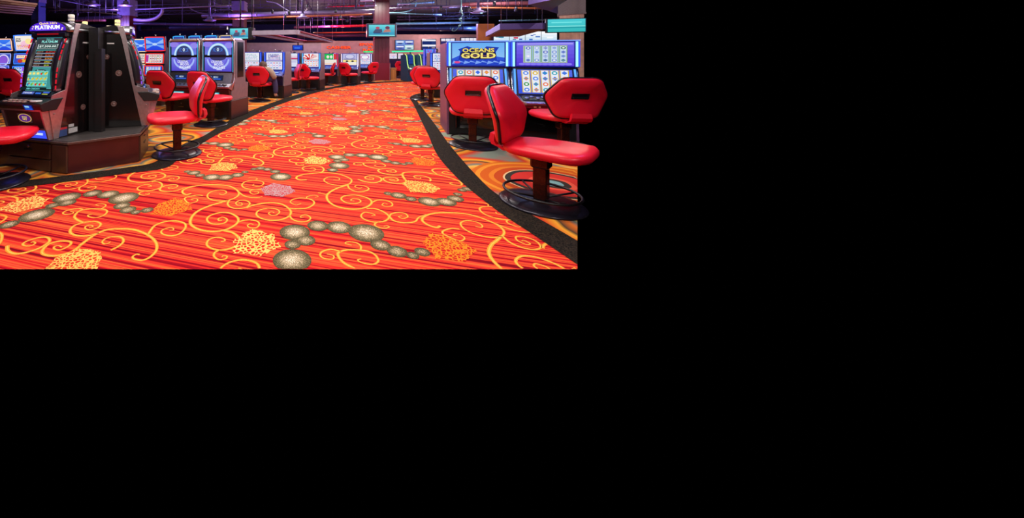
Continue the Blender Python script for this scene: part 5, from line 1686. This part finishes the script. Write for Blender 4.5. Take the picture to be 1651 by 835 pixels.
pipe('hanging_pipe', 'thin pipe crossing above the teal screen topper', 66, 10.5, 192, 23.5, 12.5, 0.018, DIM, PG)
pipe('hanging_pipe', 'thin dim pipe right of the topper of the teal screen machine', 78, 16.5, 190, 15.5, 13.0, 0.018, LIL, PG)
pipe('hanging_duct', 'dark blue duct over the moon machines', 225, 45.5, 366, 43.5, 19.0, 0.16, mat_pipe('navy', (40, 46, 84)), PG, cat='duct')
# curved conduits
def conduit(label, pts, d, r, mat):
    b = MB()
    P = cr([(x, y) for x, y in pts], 6)
    b.tube([(*at(x, d), hz(y, d)) for x, y in P], r, mat, 8)
    b.tube([(*at(*( (P[0][0], d))), hz(P[0][1], d)), (*at(P[0][0], d), CEIL)], 0.008, DIM, 5)
    tag(b.build('hanging_conduit'), label, 'conduit', 'curved conduits under the ceiling')
conduit('curved lilac conduit right of the column over the side-on machine', [(262, 14), (260, 22), (250, 30), (234, 33), (216, 32)], 13.5, 0.065, LIL)
conduit('curved pale conduit right of the main column top', [(672, 4), (667, 13), (656, 19), (640, 21), (628, 20.5)], 14.5, 0.03, TEALP)
conduit('curved dim conduit between the two left columns', [(300, 6), (306, 13), (318, 19), (332, 22), (345, 22)], 14.2, 0.03, DIM)
conduit('sloping lilac conduit right of the lilac column top', [(430, 2), (445, 5), (456, 12), (466, 18)], 14.5, 0.025, LIL)
# bar joists: chords and zigzag web, each one a thing
def joist(label, x0, y0, x1, y1, d, h=0.16, slope=-0.004, mat=None):
    b = MB()
    mat = mat or DIM
    p, q = run(x0, y0, x1, y1, d, slope)
    n = 18
    lo = [Vector(p) + (Vector(q) - Vector(p)) * (t / n) for t in range(n + 1)]
    b.tube([lo[0], lo[-1]], 0.014, mat, 6)
    b.tube([lo[0] + Vector((0, 0, h)), lo[-1] + Vector((0, 0, h))], 0.014, mat, 6)
    b.tube([lo[t] + Vector((0, 0, h if t % 2 else 0)) for t in range(n + 1)], 0.007, mat, 5)
    for t in (2, 9, 16):
        b.tube([lo[t], (lo[t][0], lo[t][1], CEIL)], 0.010, mat, 5)
    tag(b.build('hanging_joist'), label, 'joist', 'steel joists under the ceiling')
joist('steel joist across the top between the lilac columns', 218, 14, 375, 11, 16.0)
joist('steel joist right of the lilac column top', 398, 13, 603, 11, 16.5)
joist('lower steel joist behind the thick lilac duct', 398, 34, 604, 31, 19.0)
joist('steel joist above the teal lit duct', 640, 32, 772, 30, 18.5)
joist('steel joist across the top right of the main column', 628, 15, 880, 13, 17.0)
joist('steel joist over the right hand canopy', 700, 27, 884, 23, 16.0, mat=mat_pipe('navy', (40, 46, 84)))
joist('steel joist over the teal screen machine', 76, 22, 194, 18, 15.0)
joist('steel joist over the moon machines', 218, 24, 374, 21, 17.0)
for k, (xa, xb) in enumerate(((20, 300), (300, 430), (700, 590), (860, 690), (470, 510))):
    # joists running along the room towards the far wall
    b = MB()
    p0 = Vector((*at(xa, 13.2), CEIL - 0.36))
    p1 = Vector((*at(xb, 27.0), CEIL - 0.36))
    n = 26
    lo = [p0 + (p1 - p0) * (t / n) for t in range(n + 1)]
    b.tube([lo[0], lo[-1]], 0.02, DIM, 6)
    b.tube([lo[t] + Vector((0, 0, 0.26 if t % 2 else 0)) for t in range(n + 1)], 0.010, DIM, 5)
    tag(b.build('hanging_joist'), ['steel joist running back from the top left corner', 'steel joist running back over the moon machines', 'steel joist running back right of the main column', 'steel joist running back from the top right', 'steel joist running back over the lilac canopy'][k], 'joist', 'steel joists under the ceiling')
# warm timber slats at the top left
for k in range(6):
    b = MB()
    y0 = 1.5 + 3.6 * k
    p, q = (*at(-14, 9.5 + 0.8 * k), hz(y0 + 3, 9.5 + 0.8 * k)), (*at(58 - 1.5 * k, 10.5 + 0.8 * k), hz(y0, 10.5 + 0.8 * k))
    beamrun(b, p, q, 0.16, 0.05, M('warm_slat', (150, 120, 112), 0.6))
    for f in (0.3, 0.8):
        x, y = p[0] + (q[0] - p[0]) * f, p[1] + (q[1] - p[1]) * f
        z = p[2] + (q[2] - p[2]) * f
        b.tube([(x, y, z), (x, y, CEIL)], 0.008, DIM, 5)
    tag(b.build('hanging_baffle'), 'pale ceiling slat at the top left corner, %s of six from the top' % ['first', 'second', 'third', 'fourth', 'fifth', 'sixth'][k], 'slat', 'pale slats at the top left')
# round diffusers
for (px, py, d, lab) in ((338, 33, 14.0, 'round lilac diffuser above the right moon machine'), (488, 29, 13.6, 'round lilac diffuser right of the lilac column'), (574, 26, 14.2, 'round lilac diffuser just left of the main column'), (771, 20, 12.5, 'round lilac diffuser at upper right over the golden title machine'), (203, 9.5, 12.8, 'round lilac diffuser in front of the left lilac column top'), (150, 8, 13.0, 'flat round diffuser above the side-on black machine')):
    x, y = at(px, d)
    b = MB()
    z = hz(py, d)
    b.lathe([(0.26, 0), (0.26, 0.012), (0.20, 0.02), (0.16, 0.06), (0.09, 0.09), (0.09, 0.16), (0, 0.16)], (x, y, z), LIL, 24)
    b.lathe([(0.20, -0.02), (0.20, -0.008), (0.10, 0.0), (0.0, 0.0)], (x, y, z), LIL, 24)
    b.tube([(x, y, z + 0.15), (x, y, CEIL)], 0.045, DIM, 8)
    tag(b.build('hanging_diffuser'), lab, 'diffuser', 'round ceiling diffusers')
# track spots
for (px, py, d, lab) in ((345, 14, 13.5, 'spot can over the right moon machine'), (439, 19, 13.2, 'spot can right of the lilac column, first of a row'), (466, 21, 13.2, 'spot can hanging off the middle of the lilac duct'), (460, 26, 13.5, 'spot can under the lilac duct over the lilac canopy'), (495, 10, 14, 'spot can high over the lilac canopy corner'), (541, 18, 13.4, 'spot can left of the diffuser by the main column'), (549, 28, 13.2, 'spot can below the orange pipe left of the main column'), (560, 33, 14.5, 'lowest spot can left of the main column'), (711, 13, 13, 'spot can over the golden title machine'), (757, 14, 12.5, 'spot can left of the upper right diffuser'), (832, 15, 12, 'spot can right of the upper right diffuser'), (797, 6, 12, 'spot can at the top edge over the golden title machine'), (92, 8, 13, 'spot can right of the blue grey column'), (183, 13, 13, 'spot can left of the lilac column over the side-on machine')):
    x, y = at(px, d)
    z = hz(py, d)
    t = thing('hanging_spotlight', lab, 'spotlight', (x, y, z), rnd.uniform(-0.6, 0.6), 'spot cans under the ceiling')
    b = MB()
    b.lathe([(0.045, -0.07), (0.05, -0.065), (0.05, 0.06), (0.03, 0.075), (0, 0.075)], (0, 0, 0), M('spot_black', (28, 24, 44), 0.4), 12)
    b.build('can', t)
    b = MB()
    b.lathe([(0.04, 0), (0, -0.002)], (0, 0, -0.066), M('spot_lens', (120, 110, 150), 0.2), 12)
    b.build('lens', t)
    b = MB()
    b.tube([(0, 0, 0.07), (0, 0, CEIL - z)], 0.009, DIM, 5)
    b.build('stem', t)
# lilac ceiling panels
for (px, py, d, lab) in ((597, 9, 14.6, 'flat lilac panel left of the main column top'), (652, 7, 14.6, 'flat lilac panel right of the main column top'), (592, 1.5, 13.4, 'flat lilac panel at the top edge by the main column')):
    x, y = at(px, d)
    z = hz(py, d)
    b = MB()
    b.box((x, y, z), (0.46, 0.9, 0.03), M('lilac_panel', (170, 150, 210), 0.6), rz=-TH, rx=0.12)
    for s in (-1, 1):
        b.tube([(x + 0.2 * s, y, z), (x + 0.2 * s, y, CEIL)], 0.006, DIM, 5)
    tag(b.build('hanging_baffle'), lab, 'panel', 'lilac acoustic panels')
# knotted hanging cable over the golden title machine
b = MB()
d = 11.5
P = [(743, -4), (744, 8), (743, 18), (746, 24), (742, 31), (745, 37), (741, 42), (738, 46), (733, 50), (729, 49), (731, 45)]
b.tube([(*at(x, d), min(CEIL, hz(y, d))) for x, y in cr(P, 4)], 0.014, TEALP, 6)
for (x, y) in ((743, 18), (742, 31), (741, 42)):
    b.lathe([(0, -0.05), (0.04, -0.03), (0.04, 0.03), (0, 0.05)], (*at(x, d), hz(y, d)), TEALP, 8)
tag(b.build('hanging_cable'), 'pale knotted cable hanging above the golden title machine', 'cable')

# ------------------------------------------------------------------ lights
def area(name, x, y, z, size, power, col=(1, 1, 1), rx=0.0, rz=0.0):
    l = bpy.data.lights.new(name, 'AREA')
    l.shape = 'DISK'
    l.size = size
    l.energy = power
    l.color = col
    o = bpy.data.objects.new(name, l)
    C.objects.link(o)
    o.location = (x, y, z)
    o.rotation_euler = (rx, 0, rz)
    return o
def point(name, x, y, z, power, col, r=0.15):
    l = bpy.data.lights.new(name, 'POINT')
    l.energy = power
    l.color = col
    l.shadow_soft_size = r
    o = bpy.data.objects.new(name, l)
    C.objects.link(o)
    o.location = (x, y, z)
    return o
WHITE = (1.0, 0.93, 0.86)
KEY = 0.72
for (x, y, p) in ((-0.6, 2.6, 95), (1.0, 2.5, 75), (-2.6, 3.0, 40), (-0.4, 5.2, 110), (2.0, 5.0, 80), (0.6, 8.2, 130), (-2.5, 6.0, 60), (3.3, 8.5, 90), (2.2, 11.5, 140), (-1.5, 9.5, 70), (4.0, 14.5, 160), (0.0, 13.5, 90), (7.5, 12.0, 90)):
    area('downlight_or_fill', x, y, 3.6, 0.5, p * KEY, WHITE)
for (x, y, z, p, c) in ((-6, 12.5, 2.6, 60, (0.35, 0.22, 1.0)), (-2, 14.5, 2.5, 60, (0.42, 0.22, 1.0)), (2, 17, 2.6, 60, (0.6, 0.2, 0.9)), (7, 14.5, 2.6, 60, (0.35, 0.35, 1.0)), (9.5, 17, 2.7, 60, (0.3, 0.55, 1.0)), (2.8, 18.0, 2.3, 40, (1.0, 0.12, 0.12)), (-9, 16, 2.7, 70, (0.35, 0.22, 1.0)), (-5.5, 10.2, 2.5, 30, (1.0, 0.7, 0.45)), (5.2, 20, 2.3, 40, (0.9, 0.6, 0.6)), (9, 20.5, 2.3, 60, (0.9, 0.6, 0.6)), (0.9, 20.3, 2.9, 50, (1.0, 0.75, 0.7)), (-8, 19, 2.6, 60, (0.3, 0.25, 1.0))):
    point('ceiling_glow', x, y, z, p * 3.4, c, 0.0)

for (x, y, z, p) in ((-1.8, -1.6, 2.9, 60), (1.6, -1.8, 2.9, 70)):
    area('downlight_or_fill', x, y, z, 0.7, p, WHITE, rx=R(48))  # fill added behind the camera to brighten the stool backs
for (x, y, z, p) in ((2.0, 20.6, 2.25, 45), (7.0, 19.5, 2.9, 70), (-3.0, 19.5, 2.6, 45), (6.0, 11.5, 2.7, 60), (5.6, 7.6, 2.6, 30), (7.0, 8.0, 2.9, 60)):
    point('wall_fill', x, y, z, p, (1.0, 0.8, 0.74), 0.0)  # unseen point lights added to brighten the far walls and beige column
for (x, y, z, p, c) in ((3.4, 2.9, 2.6, 22, (0.35, 0.3, 1.0)), (-3.4, 2.6, 2.4, 16, (0.4, 0.3, 1.0))):
    point('blue_glow', x, y, z, p * 1.8, c, 0.0)

# ------------------------------------------------------------------ world, camera
w = bpy.data.worlds.new('world')
bpy.context.scene.world = w
w.use_nodes = True
bg = w.node_tree.nodes.get('Background') or w.node_tree.nodes.new('ShaderNodeBackground')
bg.inputs['Color'].default_value = (0, 0, 0, 1)
bg.inputs['Strength'].default_value = 0.0
cam = bpy.data.cameras.new('camera')
cam.sensor_fit = 'HORIZONTAL'
cam.sensor_width = 36.0
cam.lens = 36.0 * F / 1651.0
cam.shift_x = (1651 / 2 - CX) / 1651.0
cam.shift_y = -(835 / 2 - HY) / 1651.0
cam.clip_end = 200
co = bpy.data.objects.new('camera', cam)
C.objects.link(co)
co.location = (0, 0, EYE)
co.rotation_euler = (PI / 2, 0, 0)
sc = bpy.context.scene
sc.camera = co
vs_ = sc.view_settings
sc.display_settings.display_device = 'sRGB'
vs_.view_transform = 'Standard'
vs_.look = 'None'
vs_.gamma = 1.0
vs_.exposure = 0.0
vs_.use_curve_mapping = False
sc.cycles.max_bounces = 6
sc.cycles.sample_clamp_indirect = 4.0
